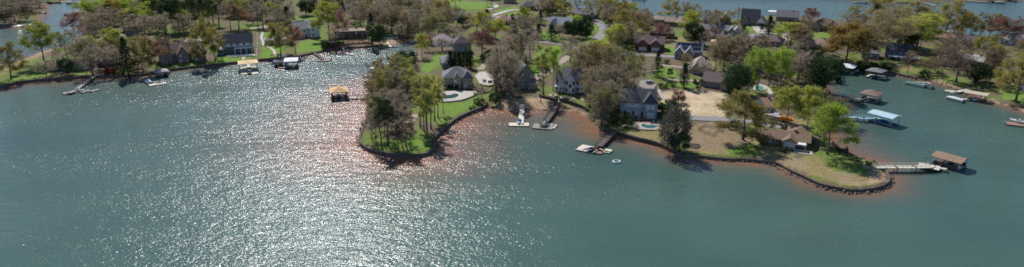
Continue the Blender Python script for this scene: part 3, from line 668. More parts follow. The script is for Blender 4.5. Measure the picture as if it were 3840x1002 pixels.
for i, x in enumerate((1690, 1706, 1722, 1738, 1754, 1766)):
    tree('column', x, 256+i % 2*3, 190+(i*7) % 5, 30, 'in tight row behind the tan house')
# extra trees that fill the woods: nothing tells them apart, so they share a label inside each wood
def g_in(poly):
    P = [v2(GT(*q)) for q in poly]; a = np.array([(p.x, p.y) for p in P]); return a
def scatter(poly, n, rng, gap=4.0, land=2.5):
    a = g_in(poly); lo, hi = a.min(0), a.max(0); out = []; tries = 0
    while len(out) < n and tries < n*60:
        tries += 1; x, y = rng.uniform(lo[0], hi[0]), rng.uniform(lo[1], hi[1])
        if not inpoly(np.array([x]), np.array([y]), [tuple(q) for q in a])[0]: continue
        if any(abs(x-u)+abs(y-v) < gap for u, v in out): continue
        if sdf([x], [y])[0] < land: continue
        out.append((x, y))
    return out
def topx(x, y, z):
    zc = y*cp-(z-CAMH)*sp; yc = y*sp+(z-CAMH)*cp; return CX+F*x/zc, CY-F*yc/zc
FILL = [
 ('in the dense wood at upper left', 64, [(310,165),(330,60),(420,0),(700,-12),(960,-12),(975,60),(860,70),(700,120),(600,165),(530,110),(380,105),(330,190)], [('bare',3),('tall',3),('tan',1),('pine',2),('green',1),('lime',1),('yellow',1)]),
 ('on the wooded far left bank', 16, [(-60,95),(0,5),(150,-20),(165,30),(120,70),(60,95)], [('bare',4),('tall',2),('rosy',1)]),
 ('behind the left cottages', 10, [(285,262),(300,225),(470,195),(600,200),(600,235),(470,262)], [('bare',3),('tan',1),('green',1),('yellow',1)]),
 ('in the thicket above the cove head', 22, [(1290,95),(1330,60),(1420,40),(1600,40),(1720,90),(1690,130),(1560,120),(1400,120)], [('bare',3),('tan',2),('green',1),('rosy',1)]),
 ('on the thickly wooded point', 16, [(1395,520),(1385,440),(1400,360),(1440,320),(1530,330),(1530,410),(1465,430),(1450,545)], [('tall',2),('tan',1),('slim',2),('green',1)]),
 ('in the grove left of small grey house', 14, [(1855,345),(1870,260),(1935,215),(1960,230),(1915,290),(1910,360)], [('bare',3),('tall',2)]),
 ('in the grove right of white house', 16, [(2200,430),(2195,330),(2210,270),(2310,280),(2370,330),(2320,410),(2300,450),(2240,455)], [('tan',2),('bare',2),('green',2)]),
 ('in the thin wood behind hay field', 15, [(2680,270),(2695,235),(2860,225),(2875,285),(2760,300)], [('tall',3),('tan',1)]),
 ('on the wooded right cove bank', 12, [(2880,320),(2890,270),(3000,245),(3080,240),(3090,330),(2990,345)], [('tall',2),('bare',2),('rosy',1)]),
 ('among the houses at upper centre', 24, [(1960,60),(2110,30),(2330,80),(2360,110),(2330,130),(2280,100),(2130,55),(2000,64)], [('bare',2),('green',1),('olive',1)]),
 ('among top houses behind the cove', 34, [(1180,60),(1230,30),(1420,-10),(1700,-20),(1880,-10),(1860,20),(1660,60),(1420,60),(1240,90)], [('bare',3),('green',2),('yellow',1),('tan',2),('pine',1)]),
 ('between white house and dark blue house', 9, [(960,100),(1010,70),(1110,70),(1120,130),(1085,140),(1000,118)], [('bare',2),('tan',1),('yellow',1)]),
 ('among the central lawns', 22, [(1790,130),(1900,100),(2010,120),(2130,140),(2150,170),(1990,150),(1850,180)], [('bare',3),('tan',2),('yellow',1)]),
 ('around the brick garage house', 18, [(2300,200),(2330,120),(2420,100),(2440,140),(2370,150),(2330,230),(2400,235),(2480,240),(2380,260)], [('bare',2),('tan',2),('green',1),('yellow',1)]),
 ('around the long ranch house', 20, [(2520,110),(2630,95),(2780,110),(2830,130),(2830,165),(2760,180),(2680,200),(2640,150),(2540,125)], [('tan',2),('bare',2),('yellow',1),('green',1)]),
 ('behind the orange-brown oak', 14, [(2960,200),(2990,120),(3120,130),(3230,120),(3300,130),(3250,170),(3110,180),(3040,215)], [('bare',2),('tan',2),('rosy',1),('olive',1)]),
 ('along the upper right lake bank', 12, [(3250,100),(3350,112),(3500,128),(3700,132),(3840,140),(3840,160),(3560,150),(3330,130)], [('bare',2),('tan',2),('olive',1)]),
 ('among the right shore roofs', 14, [(3460,270),(3480,200),(3640,195),(3840,210),(3840,300),(3760,330),(3690,310),(3600,275)], [('rosy',1),('bare',2),('tan',2),('yellow',1)]),
 ('behind the right cove lawn', 8, [(3230,190),(3290,150),(3450,150),(3480,180),(3330,180)], [('tan',1),('bare',1),('olive',1)]),
]
HT = {'lime': (14, 19, 10), 'yellow': (12, 18, 10), 'bare': (12, 17, 9), 'tall': (15, 21, 6.5), 'tan': (13, 18, 9), 'pine': (19, 25, 7.5), 'green': (12, 18, 9), 'rosy': (9, 15, 8), 'slim': (15, 20, 5.5), 'olive': (13, 18, 12)}
# leave the fronts of the houses and the road open, as in the photograph
CLEAR = [(2380,2490,125,195),(2525,2630,165,226),(2330,2470,350,455),(2078,2188,262,350),(1938,2014,245,335),(2778,2866,40,98),(2627,2766,92,132),(2175,2280,70,190),(830,950,105,205),(1122,1208,83,142),
 (1660,1782,250,335),(2586,2660,210,278),(2633,2736,260,334),(2050,2134,62,123),(1860,1914,58,96),(3322,3400,186,224),(3040,3112,145,190),(3042,3126,66,120),(612,770,165,236),(1258,1370,101,145)]
frng = random.Random(11)
for place, n, poly, mix in FILL:
    kinds = [k for k, w_ in mix for _ in range(w_)]
    for x, y in scatter(poly, n, frng, 5.0):
        k = frng.choice(kinds); a_, b_, dd = HT[k]; h_ = frng.uniform(a_, b_); z = hz(x, y); u, v = topx(x, y, z); _, vt = topx(x, y, z+h_)
        zc = y*cp-(z+h_*.6-CAMH)*sp
        wp = dd*F/zc
        if any(v > y1-6 and vt < y1 and u+wp/2 > x0+8 and u-wp/2 < x1-8 for x0, x1, y0, y1 in CLEAR): continue
        tree(k, u, v, vt, dd*frng.uniform(.8, 1.2)*F/zc, place, LOOK[k][0]+' among many alike '+place, LOOK[k][0]+'s filling '+place.split(' ', 1)[1])
name_trees()
# brush and low growth under the woods: nobody could count it
BRUSH = leaf_mat('brush_brown', (.14,.115,.085), (.095,.10,.05), .25)
def undergrowth(label, poly, per=15.0, hmax=3.0):
    a = g_in(poly); area = 0.5*abs(sum(a[i-1][0]*a[i][1]-a[i][0]*a[i-1][1] for i in range(len(a))))
    rng = random.Random(len(label)); mb = MB(); mats = []
    for x, y in scatter(poly, int(min(area/per, 520)), rng, 1.2, .8):
        z = hz(x, y); r = rng.uniform(.8, 2.2); h = rng.uniform(.35, 1)*hmax; g = 1 if rng.random() < .3 else 0
        for i in range(55):
            v = Vector((rng.gauss(0, 1), rng.gauss(0, 1), abs(rng.gauss(0, 1)))).normalized()*rng.random()**.4
            leafq(mb, Vector((x+v.x*r, y+v.y*r, z+v.z*h)), rng.uniform(.12, .32), rng); mats.append(g)
    me = mb.mesh('undergrowth', BRUSH); me.materials.append(LF['shrub']); me.polygons.foreach_set('material_index', mats)
    tag(link('undergrowth', me), label, 'undergrowth', None, 'stuff')
undergrowth('brown brush under the dense wood at upper left', FILL[0][2], 18, 4)
undergrowth('brown brush on the far left bank', FILL[1][2], 22, 4)
undergrowth('brush and bushes along the left cottages', [(285,284),(300,225),(470,195),(600,235),(600,268),(440,286)], 14, 2.5)
undergrowth('brush around the gabled stone house', [(600,262),(600,240),(700,246),(830,215),(850,120),(830,235),(740,256)], 12, 2.5)
undergrowth('thicket above the cove head', [(1240,182),(1250,150),(1330,120),(1420,100),(1560,100),(1720,110),(1690,150),(1570,150),(1450,160),(1320,176)], 12, 3.5)
undergrowth('brush covering the left of the wooded point', [(1390,490),(1384,400),(1400,330),(1440,290),(1570,262),(1570,330),(1530,400),(1465,430),(1440,500),(1400,560)], 16, 2.4)
undergrowth('thicket left of the small grey house', [(1845,345),(1870,250),(1960,205),(1990,225),(1940,260),(1925,330),(1925,385),(1870,382)], 9, 3.5)
undergrowth('thicket right of the white two-storey house', [(2195,430),(2185,340),(2205,260),(2320,262),(2385,330),(2330,400),(2325,465),(2270,492),(2215,450)], 9, 3.5)
undergrowth('brush on the right cove bank', [(3104,352),(2960,345),(2880,315),(2885,265),(3000,235),(3090,228),(3103,270),(3095,310)], 10, 3.0)
undergrowth('low brush behind the hay field', [(2680,330),(2690,225),(2860,215),(2880,290),(2800,345),(2720,340)], 16, 2.2)
undergrowth('shrubs along the right cove shore', [(3110,252),(3130,222),(3330,222),(3335,270),(3240,262)], 9, 2.5)
undergrowth('brush between the right shore houses', [(3460,288),(3480,225),(3780,225),(3830,340),(3700,350),(3640,305),(3560,275)], 14, 2.6)
undergrowth('hedges at the upper right lake', [(3300,112),(3500,136),(3840,150),(3840,175),(3560,165),(3330,150)], 16, 3.0)
undergrowth('shrubs behind the top lake houses', [(2150,45),(2420,72),(2780,82),(3100,82),(3100,110),(2780,108),(2420,110),(2160,80)], 26, 2.6)
# ------------------------------------------------------------------ roads, drives, paths (sheets draped on the ground)
ASPH = mat('asphalt_pale', (.24,.235,.235), .9, .15, 1.2); CONC = mat('concrete_pale', (.46,.42,.365), .85, .12, 1.0); GRAV = mat('gravel_grey', (.27,.245,.23), .95, .2, 2.5); PAVE = mat('paving_tan', (.38,.30,.23), .9, .2, 1.5)
LANE = mat('lane_tan', (.34,.28,.215), .95, .2, 1.0)
def ground_h(p): return hz(p.x, p.y)
ROADPTS = []
def ribbon(name, pts, wid, m, label, lift=.10):
    w_ = [v2(GT(*q)) for q in pts]; P = smooth(w_, 6) if len(w_) > 2 else [w_[0].lerp(w_[-1], i/10) for i in range(11)]
    mb = MB(); NX = 4; ROADPTS.extend((p.x, p.y) for p in P)
    for i, p in enumerate(P):
        d = (P[min(i+1, len(P)-1)]-P[max(i-1, 0)]).normalized(); n = Vector((-d.y, d.x))
        ww = wid if not isinstance(wid, (list, tuple)) else wid[0]+(wid[1]-wid[0])*i/(len(P)-1)
        ww *= 1+.05*math.sin(i*1.7)
        for k in range(NX+1):
            q = p+n*ww*(k/NX-.5); mb.v.append((q.x, q.y, hz(q.x, q.y)+lift+.0))
    for i in range(len(P)-1):
        for k in range(NX):
            a = i*(NX+1)+k; mb.f.append((a, a+1, a+NX+2, a+NX+1))
    return struct(name, mb.mesh(name, m), label)
def pad(name, poly, m, label, lift=.14, thick=.12):
    w_ = [GT(*q) for q in poly]; z = max(p.z for p in w_)+lift
    mb = MB(); mb.prism([(p.x, p.y) for p in w_], z-thick-.6, z)
    o = struct(name, mb.mesh(name, m), label); return o
ribbon('road', [(2170,62),(2215,70),(2245,84),(2266,104),(2262,124),(2240,145),(2214,170),(2185,200)], (8.5, 6.0), ASPH, 'grey curving road between the lawns at centre')
ribbon('lane', [(2190,195),(2130,172),(2060,160),(2000,158),(1930,165)], 5, ASPH, 'grey lane crossing below the row of conifers', .13)
ribbon('driveway', [(2190,198),(2140,210),(2105,232),(2070,258),(2040,278),(2015,300)], 5, LANE, 'long tan driveway running down to the small grey house', .16)
ribbon('driveway', [(1860,205),(1840,222),(1820,242),(1800,262)], 4, LANE, 'tan driveway beside the dark red tree')
pad('driveway', [(1781,286),(1798,272),(1846,268),(1850,322),(1832,326),(1800,320)], CONC, 'pale concrete drive with parked cars beside the tan house', .2)
ribbon('driveway', [(1845,58),(1875,50),(1910,40),(1950,36)], 4.5, CONC, 'pale curved driveway on the lawn by the salmon roof')
ribbon('driveway', [(1830,35),(1855,28),(1862,20),(1845,12)], 4, CONC, 'pale curled driveway on the lawn at top')
ribbon('lane', [(1846,60),(1900,66),(1960,66),(2040,70),(2120,66),(2175,64)], 6, ASPH, 'grey lane running past the pale gabled house', .12)
ribbon('driveway', [(1330,8),(1385,12),(1430,20)], 5, CONC, 'pale driveway behind the cove at top')
ribbon('garden_path', [(986,122),(980,140),(986,155),(990,170),(1010,178),(1028,192),(1032,206),(1052,220)], 1.7, CONC, 'pale winding garden path down to the dock')
ribbon('garden_path', [(914,206),(913,220),(912,232)], 1.6, CONC, 'short pale path below the dark blue house')
ribbon('driveway', [(940,108),(965,106),(1000,100)], 5, CONC, 'pale drive behind the dark blue house')
ribbon('lane', [(1100,72),(1130,82),(1180,86)], 5, ASPH, 'grey lane behind the white lakeside house')
pad('patio', [(685,158),(700,146),(760,148),(762,160)], CONC, 'cream patio behind the gabled stone house')
ribbon('lane', [(2320,205),(2400,207),(2470,210),(2535,214)], 6, ASPH, 'grey lane below the brick garage house', .12)
pad('driveway', [(2396,330),(2400,305),(2440,300),(2462,318),(2450,345),(2420,345)], GRAV, 'grey gravel yard behind the blue house', .2)
ribbon('garden_path', [(2470,338),(2482,360),(2495,378)], 1.6, CONC, 'white edged path beside the hay field')
ribbon('driveway', [(2480,245),(2530,250),(2600,258),(2660,255)], 4, LANE, 'tan drive below the solar roofed house')
ribbon('driveway', [(2490,300),(2560,302),(2640,305)], 4, LANE, 'tan drive crossing the middle lawns')
ribbon('driveway', [(2835,100),(2850,112),(2866,126)], (7, 9), CONC, 'white driveway in front of the grey gabled house')
ribbon('lane', [(2800,142),(2850,128),(2920,128),(2950,126)], 5, ASPH, 'grey lane by the grey gabled house', .13)
ribbon('driveway', [(2935,165),(2948,148),(2945,132),(2925,126)], 4.5, CONC, 'pale driveway left of the yellow-green tree')
ribbon('driveway', [(2840,150),(2815,146),(2795,140)], 5, CONC, 'pale drive beside the low grey-brown house')
ribbon('lane', [(3270,172),(3340,176),(3450,184),(3560,190),(3700,200),(3760,204)], 5, LANE, 'tan lane behind the right shore houses')
ribbon('lane', [(2700,448),(2620,444),(2560,440)], 6, ASPH, 'grey lane along the hay field', .15)
ribbon('lane', [(2700,448),(2760,452),(2830,458),(2880,470),(2960,482),(3020,498),(3060,520)], 4.5, GRAV, 'grey lane curving behind the brown-roofed point house', .15)
ribbon('garden_path', [(2870,325),(2885,340),(2892,356),(2905,370)], 2.2, CONC, 'pale path beside the pale green pool')
ribbon('garden_path', [(3055,190),(3066,204),(3076,212)], 2, CONC, 'pale path below the tan-roofed house')
ribbon('garden_path', [(2298,492),(2320,482),(2345,470),(2352,462)], 2.0, PAVE, 'tan path from the jetty up to the blue house')
ribbon('garden_path', [(2108,362),(2100,375),(2092,384)], 1.4, CONC, 'pale path below the white house')
pad('sport_court', [(1474,473),(1490,432),(1572,430),(1548,472)], PAVE, 'tan concrete sport court on the wooded point', .25)

# ------------------------------------------------------------------ houses
TRIM = mat('trim_white', (.72,.71,.68), .6, .05, 2); PANE = mat('window_glass', (.018,.022,.03), .08, .1, 1, spec=.6); PANEB = mat('window_shade', (.52,.54,.56), .25, .15, 1)
def siding(n, c): return mat('siding_'+n, c, .75, .10, .6, stripes=('Z', .22), rnd=.06)
def shingle(n, c): return mat('shingles_'+n, c, .85, .22, 1.2, stripes=('Z', .3), bump=.4, rnd=.1)
W_ = {'white': siding('white', (.80,.81,.82)), 'blue': siding('blue', (.27,.37,.47)), 'navy': siding('navy', (.085,.14,.21)), 'grey': siding('grey', (.32,.31,.30)), 'bluegrey': siding('blue_grey', (.26,.29,.32)), 'tan': mat('brick_tan', (.37,.29,.22), .9, .2, 3, .3),
 'cream': siding('cream', (.55,.48,.38)), 'brick': mat('brick_red', (.21,.10,.08), .9, .25, 3, .3), 'mauve': mat('stone_mauve', (.26,.19,.18), .9, .35, 1.6, .4), 'brown': siding('brown', (.18,.125,.095)), 'paleblue': siding('pale_blue', (.50,.56,.62)), 'stone': mat('stone_grey', (.30,.265,.24), .9, .3, 1.6, .4)}
R_ = {'dock': shingle('dock_brown', (.34,.23,.16)), 'white': shingle('white', (.44,.44,.45)), 'grey': shingle('grey', (0.221,0.215,0.221)), 'dark': shingle('dark', (0.091,0.091,0.101)), 'slate': shingle('slate', (0.046,0.056,0.078)), 'brown': shingle('brown', (0.260,0.182,0.143)), 'tan': shingle('tan', (0.390,0.286,0.215)), 'beige': shingle('beige', (0.429,0.364,0.299)), 'purple': shingle('purple_brown', (0.176,0.124,0.124)),  # 'white' roof: grey shingles lightened, sun glare painted into the colour
 'pale': shingle('pale', (0.468,0.461,0.468)), 'salmon': shingle('salmon', (0.468,0.260,0.182)), 'solar': mat('solar_panels', (.012,.02,.045), .2, .15, .8, spec=.6), 'point': shingle('red_brown', (.215,.145,.10))}
WCACHE = {}
def window(parent, x, y, z, wd, ht, ax='y', sgn=-1, shade=False):
    k = (round(wd, 2), round(ht, 2), shade)
    if k not in WCACHE:
        f = MB(); t = .11
        f.box(0, 0, -ht/2, wd+.1, .10, t); f.box(0, 0, ht/2, wd+.1, .10, t); f.box(-wd/2, 0, 0, t, .098, ht-t); f.box(wd/2, 0, 0, t, .098, ht-t)
        if wd > 1.0: f.box(0, 0, 0, .07, .094, ht-t)
        g = MB(); g.box(0, .01, 0, wd-t, .04, ht-t)
        WCACHE[k] = (f.mesh('window', TRIM), g.mesh('pane', PANEB if shade else PANE))
    fm, gm = WCACHE[k]
    rz = {('y', -1): 0, ('y', 1): math.pi, ('x', -1): -math.pi/2, ('x', 1): math.pi/2}[(ax, sgn)]
    o = link('window', fm, parent, (x, y, z), rz); link('pane', gm, o)
def roof_mesh(w, d, e, rh, typ, ov=.45, th=.22):
    """roof over a block centred on the origin, eaves at z=e"""
    mb = MB(); hx, hy = w/2, d/2
    if typ == 'gx':      # ridge along x
        s = rh/hy; e0 = e-ov*s
        mb.ext_x([(-hy-ov, e0), (0, e+rh), (hy+ov, e0), (hy+ov, e0+th), (0, e+rh+th), (-hy-ov, e0+th)], -hx-ov, hx+ov)
    elif typ == 'gy':
        s = rh/hx; e0 = e-ov*s
        mb.ext_y([(-hx-ov, e0), (0, e+rh), (hx+ov, e0), (hx+ov, e0+th), (0, e+rh+th), (-hx-ov, e0+th)], -hy-ov, hy+ov)
    elif typ == 'hip':
        X, Y = hx+ov, hy+ov
        r = (X-Y, 0) if X > Y else (0, Y-X)
        v = [(-X,-Y,e), (X,-Y,e), (X,Y,e), (-X,Y,e), (-X,-Y,e+th), (X,-Y,e+th), (X,Y,e+th), (-X,Y,e+th), (-r[0],-r[1],e+th+rh), (r[0],r[1],e+th+rh)]
        if X > Y: fs = [(4,5,9,8), (5,6,9), (6,7,8,9), (7,4,8)]
        else: fs = [(4,5,8), (5,6,9,8), (6,7,9), (7,4,8,9)]
        mb.add(v, [(3,2,1,0), (0,1,5,4), (1,2,6,5), (2,3,7,6), (3,0,4,7)]+fs)
    elif typ == 'flat': mb.box(0, 0, e+th/2, w+2*ov, d+2*ov, th)
    elif typ == 'shed':
        mb.ext_x([(-hy-ov, e-.1), (hy+ov, e+rh), (hy+ov, e+rh+th), (-hy-ov, e-.1+th)], -hx-ov, hx+ov)
    return mb
def block(root, ox, oy, w, d, h, typ, rh, wm, rm, z0=0.0, nst=1, nw=3, sides=True, ww=1.2, wh=1.3, chim=False, ov=.45, below=.8, front=True, shade=.2, dormer=0):
    """one wing of a house: ox, oy = centre of its front line in the house frame (front faces -y)"""
    mb = MB(); hx, hy = w/2, d/2; e = z0+h
    mb.box(0, 0, (z0-below+e)/2, w, d, h+below)
    if typ == 'gx': mb.ext_x([(-hy, e-.02), (hy, e-.02), (0, e+rh-.02)], -hx+.003, hx-.003)
    if typ == 'gy': mb.ext_y([(-hx, e-.02), (0, e+rh-.02), (hx, e-.02)], -hy+.003, hy-.003)
    cy = oy+hy
    part('wall', mb, wm, root, loc=(ox, cy, 0))
    ro = part('roof', roof_mesh(w, d, e, rh, typ, ov), rm, root, loc=(ox, cy, .02))
    if chim:
        c = MB(); c.box(0, 0, 0, 1.0, .8, 2.4); c.box(0, 0, 1.25, 1.2, 1.0, .14); part('chimney', c, W_['brick'], ro, loc=(w*.22, 0, e+rh*.75))
    st = h/nst
    rng = random.Random(int(w*100+d*10))
    for s in range(nst):
        zc = z0+st*s+st*.55
        if front:
            for i in range(nw): window(root, ox-hx+w*(i+.5)/nw, oy-.05, zc, min(ww, w/nw*.8), wh, 'y', -1, rng.random() < shade)
        if sides:
            nn = max(1, int(d/4))
            for i in range(nn):
                for sg in (-1, 1): window(root, ox+sg*(hx+.05), oy+d*(i+.5)/nn, zc, 1.1, wh, 'x', sg)
    if typ == 'gy' and rh > 1.8 and front: window(root, ox, oy-.05, e+rh*.3, .9, .9)
    for i in range(dormer):
        xx = ox-hx+w*(i+.5)/dormer
        dm = MB(); dm.box(0, 0, 0, 1.5, 1.8, 1.4); part('dormer', dm, wm, root, loc=(xx, oy+1.4, e+.6))
        part('dormer_roof', roof_mesh(1.5, 1.8, 1.28, .7, 'gy', .2, .12), rm, root, loc=(xx, oy+1.4, e+.6-.56)); window(root, xx, oy+.45, e+.75, .8, .8)
def garage_doors(root, ox, oy, n, col=None, wd=2.6):
    for i in range(n):
        mb = MB(); mb.box(0, 0, 0, wd, .08, 2.2)
        for k in range(4): mb.box(0, -.02, -.82+k*.55, wd-.2, .09, .42)
        part('garage_door', mb, col or TRIM, root, loc=(ox+(i-(n-1)/2)*(wd+.6), oy-.05, 1.15))
def front_door(root, ox, oy, z=0):
    mb = MB(); mb.box(0, 0, 1.05, 1.0, .1, 2.1); o = part('door', mb, W_['brown'], root, loc=(ox, oy-.05, z))
    k = MB(); k.box(.35, -.09, 1.0, .06, .08, .12); part('handle', k, PANEB, o)
def house(name, label, x0, x1, yb, yaw=0.0, cat='house', group=None):
    p = GT((x0+x1)/2, yb); o = thing(name, label, cat, (p.x, p.y, p.z), view_rz(p)+R(yaw), group)
    return o, (x1-x0)*(p.y*cp-(p.z-CAMH)*sp)/F
def simple(label, x0, x1, yb, wall, roof, typ='gx', d=10, h=3.0, rh=2.6, yaw=0, nst=1, nw=4, name='house', wings=(), chim=True, **kw):
    o, w = house(name, label, x0, x1, yb, yaw)
    block(o, 0, 0, w, d, h, typ, rh, W_[wall], R_[roof], nst=nst, nw=nw, chim=chim, **kw)
    front_door(o, w*.12 if nw % 2 == 0 else w*(.5/nw+.02)+.6, 0)
    for (fx, fy, fw, fd, fh, t2, r2, n2, k2) in wings:
        block(o, fx*w, fy, fw*w, fd, fh, t2, r2, W_[wall], R_[roof], nst=n2, nw=k2)
    return o, w
# left shore
simple('low grey cottage with long roof behind bare trees at left', 178, 252, 266, 'bluegrey', 'brown', d=9, h=2.8, rh=2.4, yaw=-12, chim=False)
o, w = simple('brown-roofed low cottage with pale garage door at left', 262, 336, 264, 'stone', 'brown', d=9, h=2.8, rh=2.4, yaw=-8, nw=3); garage_doors(o, w*.3, 0, 1)
simple('low grey-roofed house half hidden right of the cottage', 388, 458, 246, 'brown', 'grey', 'hip', d=10, h=3, rh=2.8, yaw=10)
o, w = house('house', 'large grey-roofed house with many gables in left wood', 378, 476, 172, -6)
block(o, -w*.05, 2, w*.8, 13, 3.4, 'hip', 4.6, W_['brick'], R_['pale'], nw=5, chim=True); block(o, -w*.22, 0, w*.28, 8, 3.3, 'gy', 3.2, W_['brick'], R_['pale'], nw=2); block(o, w*.14, -.6, w*.25, 8, 3.2, 'gy', 2.8, W_['brick'], R_['pale'], nw=2)
simple('dark-roofed garage wing right of the many-gabled grey house', 482, 520, 150, 'stone', 'dark', 'gx', d=8, h=2.8, rh=2.6, nw=2, chim=False, name='garage')
o, w = house('house', 'pinkish stone house with three steep front gables', 612, 770, 236, 4)
block(o, 0, 2.5, w, 11, 5.6, 'gx', 4.4, W_['mauve'], R_['brown'], nst=2, nw=6, chim=True)
for i, fx in enumerate((-.36, 0, .34)): block(o, fx*w, 0-.3*i, w*.24, 6, 5.4, 'gy', 4.2, W_['mauve'], R_['brown'], nst=2, nw=2)
block(o, -w*.42, -3.2, w*.12, 3.4, 3, 'hip', 1.6, W_['mauve'], R_['brown'], nw=1)
# dark blue modern house with pool
o, w = house('house', 'large dark blue house with slate roof and white balcony', 842, 948, 204, -2)
block(o, 0, 3, w, 11, 6.6, 'gx', 4.4, W_['navy'], R_['slate'], nst=2, nw=6, ww=1.7, wh=1.7, chim=False)
b_ = MB(); b_.box(0, 0, 0, w-.3, .12, 2.1); part('cladding', b_, W_['white'], o, loc=(0, 2.92, 5.35))
for i in range(5): window(o, -w*.42+w*.21*i, 2.82, 5.4, 1.5, 1.3)
b_ = MB(); b_.box(0, 0, 0, w*.62, 3.2, .28); part('balcony', b_, TRIM, o, loc=(w*.18, 1.35, 3.5))
b_ = MB(); b_.box(0, -1.55, .55, w*.62, .06, .08)
for i in range(12): b_.box(-w*.3+w*.6*i/11, -1.55, .3, .06, .06, .6)
part('railing', b_, TRIM, o, loc=(w*.18, 1.35, 3.6))
for i in range(4):
    b_ = MB(); b_.box(0, 0, 1.6, .4, .4, 3.4); part('column', b_, TRIM, o, loc=(-w*.11+w*.19*i, 0, 0))
block(o, -w*.58, 0, w*.2, 9, 3.6, 'flat', .2, W_['navy'], R_['pale'], nw=1, ww=2.4, wh=2.2)
def pool(label, pts_deck, pts_water, deckm=None, wcol='teal', lift=.22):
    a = [GT(*q) for q in pts_deck]; z = max(p.z for p in a)+lift; c = sum((Vector(p) for p in a), Vector())/len(a)
    o = thing('swimming_pool', label, 'swimming pool', (c.x, c.y, z))
    P = smooth([v2(p)-v2(c) for p in a], 4, True); Q = [v2(G(x_, y_, z))-v2(c) for x_, y_ in pts_water]; Q = smooth(Q, 4, True)
    mb = MB(); mb.prism([tuple(p) for p in P], -.9, 0); part('deck', mb, deckm or CONC, o)
    cc = sum(Q, Vector((0, 0)))/len(Q); mb = MB(); mb.prism([tuple(cc+(q-cc)*1.1) for q in Q], -.1, .06); part('coping', mb, TRIM, o)
    mb = MB(); mb.prism([tuple(q) for q in Q], -.1, .075)
    part('water', mb, mat('pool_water_'+wcol, {'teal': (.045,.15,.15), 'dark': (.035,.09,.085), 'green': (.12,.28,.20), 'blue': (.04,.16,.26)}[wcol], .06, .12, 1, spec=.5), o)
    return o
pool('long blue pool along front of the dark blue house', [(856,214),(862,206),(946,204),(950,211),(900,214)], [(862,211),(868,208),(942,206),(944,209)], wcol='blue')
simple('small brown-roofed house among trees at top left', 930, 980, 78, 'stone', 'brown', d=9, h=3, rh=2.8, nw=2)
simple('cream low terrace house behind the winding path', 996, 1080, 168, 'cream', 'grey', 'flat', d=8, h=3, rh=.3, nw=4, chim=False)
o, w = house('house', 'white two-storey lakeside house with grey roof', 1122, 1208, 142, 26)
block(o, -w*.18, 3, w*.75, 9, 6.0, 'gx', 3.8, W_['white'], R_['white'], nst=2, nw=3); block(o, w*.25, 0, w*.42, 13, 6.3, 'gy', 3.8, W_['white'], R_['white'], nst=2, nw=2); front_door(o, -w*.1, 3)
simple('brown flat-topped house above the terraced shore', 1258, 1370, 144, 'brown', 'tan', 'hip', d=9, h=4.6, rh=1.2, nst=2, nw=5)
simple('white-walled house with grey gable roof at top', 1283, 1340, 42, 'white', 'grey', 'gx', d=10, h=3, rh=3, nw=3, yaw=15)
simple('brown low house right of the white-walled house at top', 1345, 1392, 50, 'brown', 'dark', d=9, h=2.6, rh=2.2, nw=3, chim=False)
simple('house with pale grey roof between dark evergreens at top', 1688, 1732, 74, 'white', 'pale', d=9, h=3.8, rh=2.6, nw=3, yaw=-10)
# centre
o, w = house('house', 'grey two-storey house with purple-brown hip roof', 1704, 1768, 198, 8)
block(o, 0, 0, w, 11, 5.6, 'hip', 4, W_['bluegrey'], R_['purple'], nst=2, nw=3); front_door(o, 1.5, 0)
o, w = house('house', 'low slate blue house with stepped roofs left of cypress row', 1658, 1722, 256, 10)
block(o, 0, 4, w*.8, 9, 3.4, 'hip', 2.2, W_['bluegrey'], R_['grey'], nw=3); block(o, -w*.2, 0, w*.5, 6, 2.8, 'hip', 1.8, W_['bluegrey'], R_['grey'], nw=2)
o, w = house('house', 'large tan brick house with grey hip roof behind pool', 1660, 1782, 334, 2)
block(o, -w*.04, 1.5, w*.86, 12, 5.2, 'hip', 4.2, W_['tan'], R_['grey'], nst=2, nw=6, chim=False); block(o, w*.28, 0, w*.3, 9, 5, 'hip', 3.2, W_['tan'], R_['grey'], nst=2, nw=2); block(o, -w*.05, .4, w*.22, 6, 5.0, 'gy', 2.8, W_['tan'], R_['grey'], nst=2, nw=2); front_door(o, w*.1, 0.4)
for i in range(3):
    b_ = MB(); b_.ext_y([(-.9, 0), (.9, 0), (.9, 1.9), (.5, 2.5), (-.5, 2.5), (-.9, 1.9)], 0, .12); part('arched_window', b_, PANE, o, loc=(w*(-.3+.11*i), 1.36 if i != 2 else .28, .2))
pool('dark kidney pool in white deck beside the tan house', [(1626,372),(1634,352),(1680,343),(1760,343),(1792,348),(1785,358),(1735,378),(1680,384),(1640,383)], [(1650,366),(1662,358),(1690,356),(1706,351),(1722,355),(1710,366),(1680,371)], wcol='dark')
o, w = house('house', 'small grey house with stacked front gables by the beach', 1940, 2014, 332, 14)
block(o, 0, 3, w*.9, 10, 6.4, 'gy', 4.6, W_['grey'], R_['grey'], nst=2, nw=3); block(o, -w*.2, 0, w*.5, 5, 4.4, 'gy', 2.8, W_['grey'], R_['pale'], nst=2, nw=2); block(o, w*.22, -2, w*.5, 5, 3, 'shed', 1, W_['grey'], R_['grey'], nw=3)
o, w = house('house', 'white two-storey house with round gable window', 2078, 2188, 350, -8)
block(o, 0, 2, w, 11, 6.2, 'gx', 4.2, W_['white'], R_['grey'], nst=2, nw=7, ww=1.3, wh=1.7, chim=True); block(o, w*.04, 0, w*.34, 8, 6.4, 'gy', 3.8, W_['white'], R_['grey'], nst=2, nw=0, front=False); 
for sx in (-1, 1):
    for zz in (1.6, 5.0): window(o, w*.04+sx*w*.12, -.05, zz, 1.0, 2.0)
b_ = MB(); b_.tube((0, .06, 0), (0, -.06, 0), .95, .95, 16); f_ = part('round_window', b_, TRIM, o, loc=(w*.04, -.02, 3.6)); b_ = MB(); b_.tube((0, .02, 0), (0, -.08, 0), .72, .72, 16); part('pane', b_, PANE, f_)
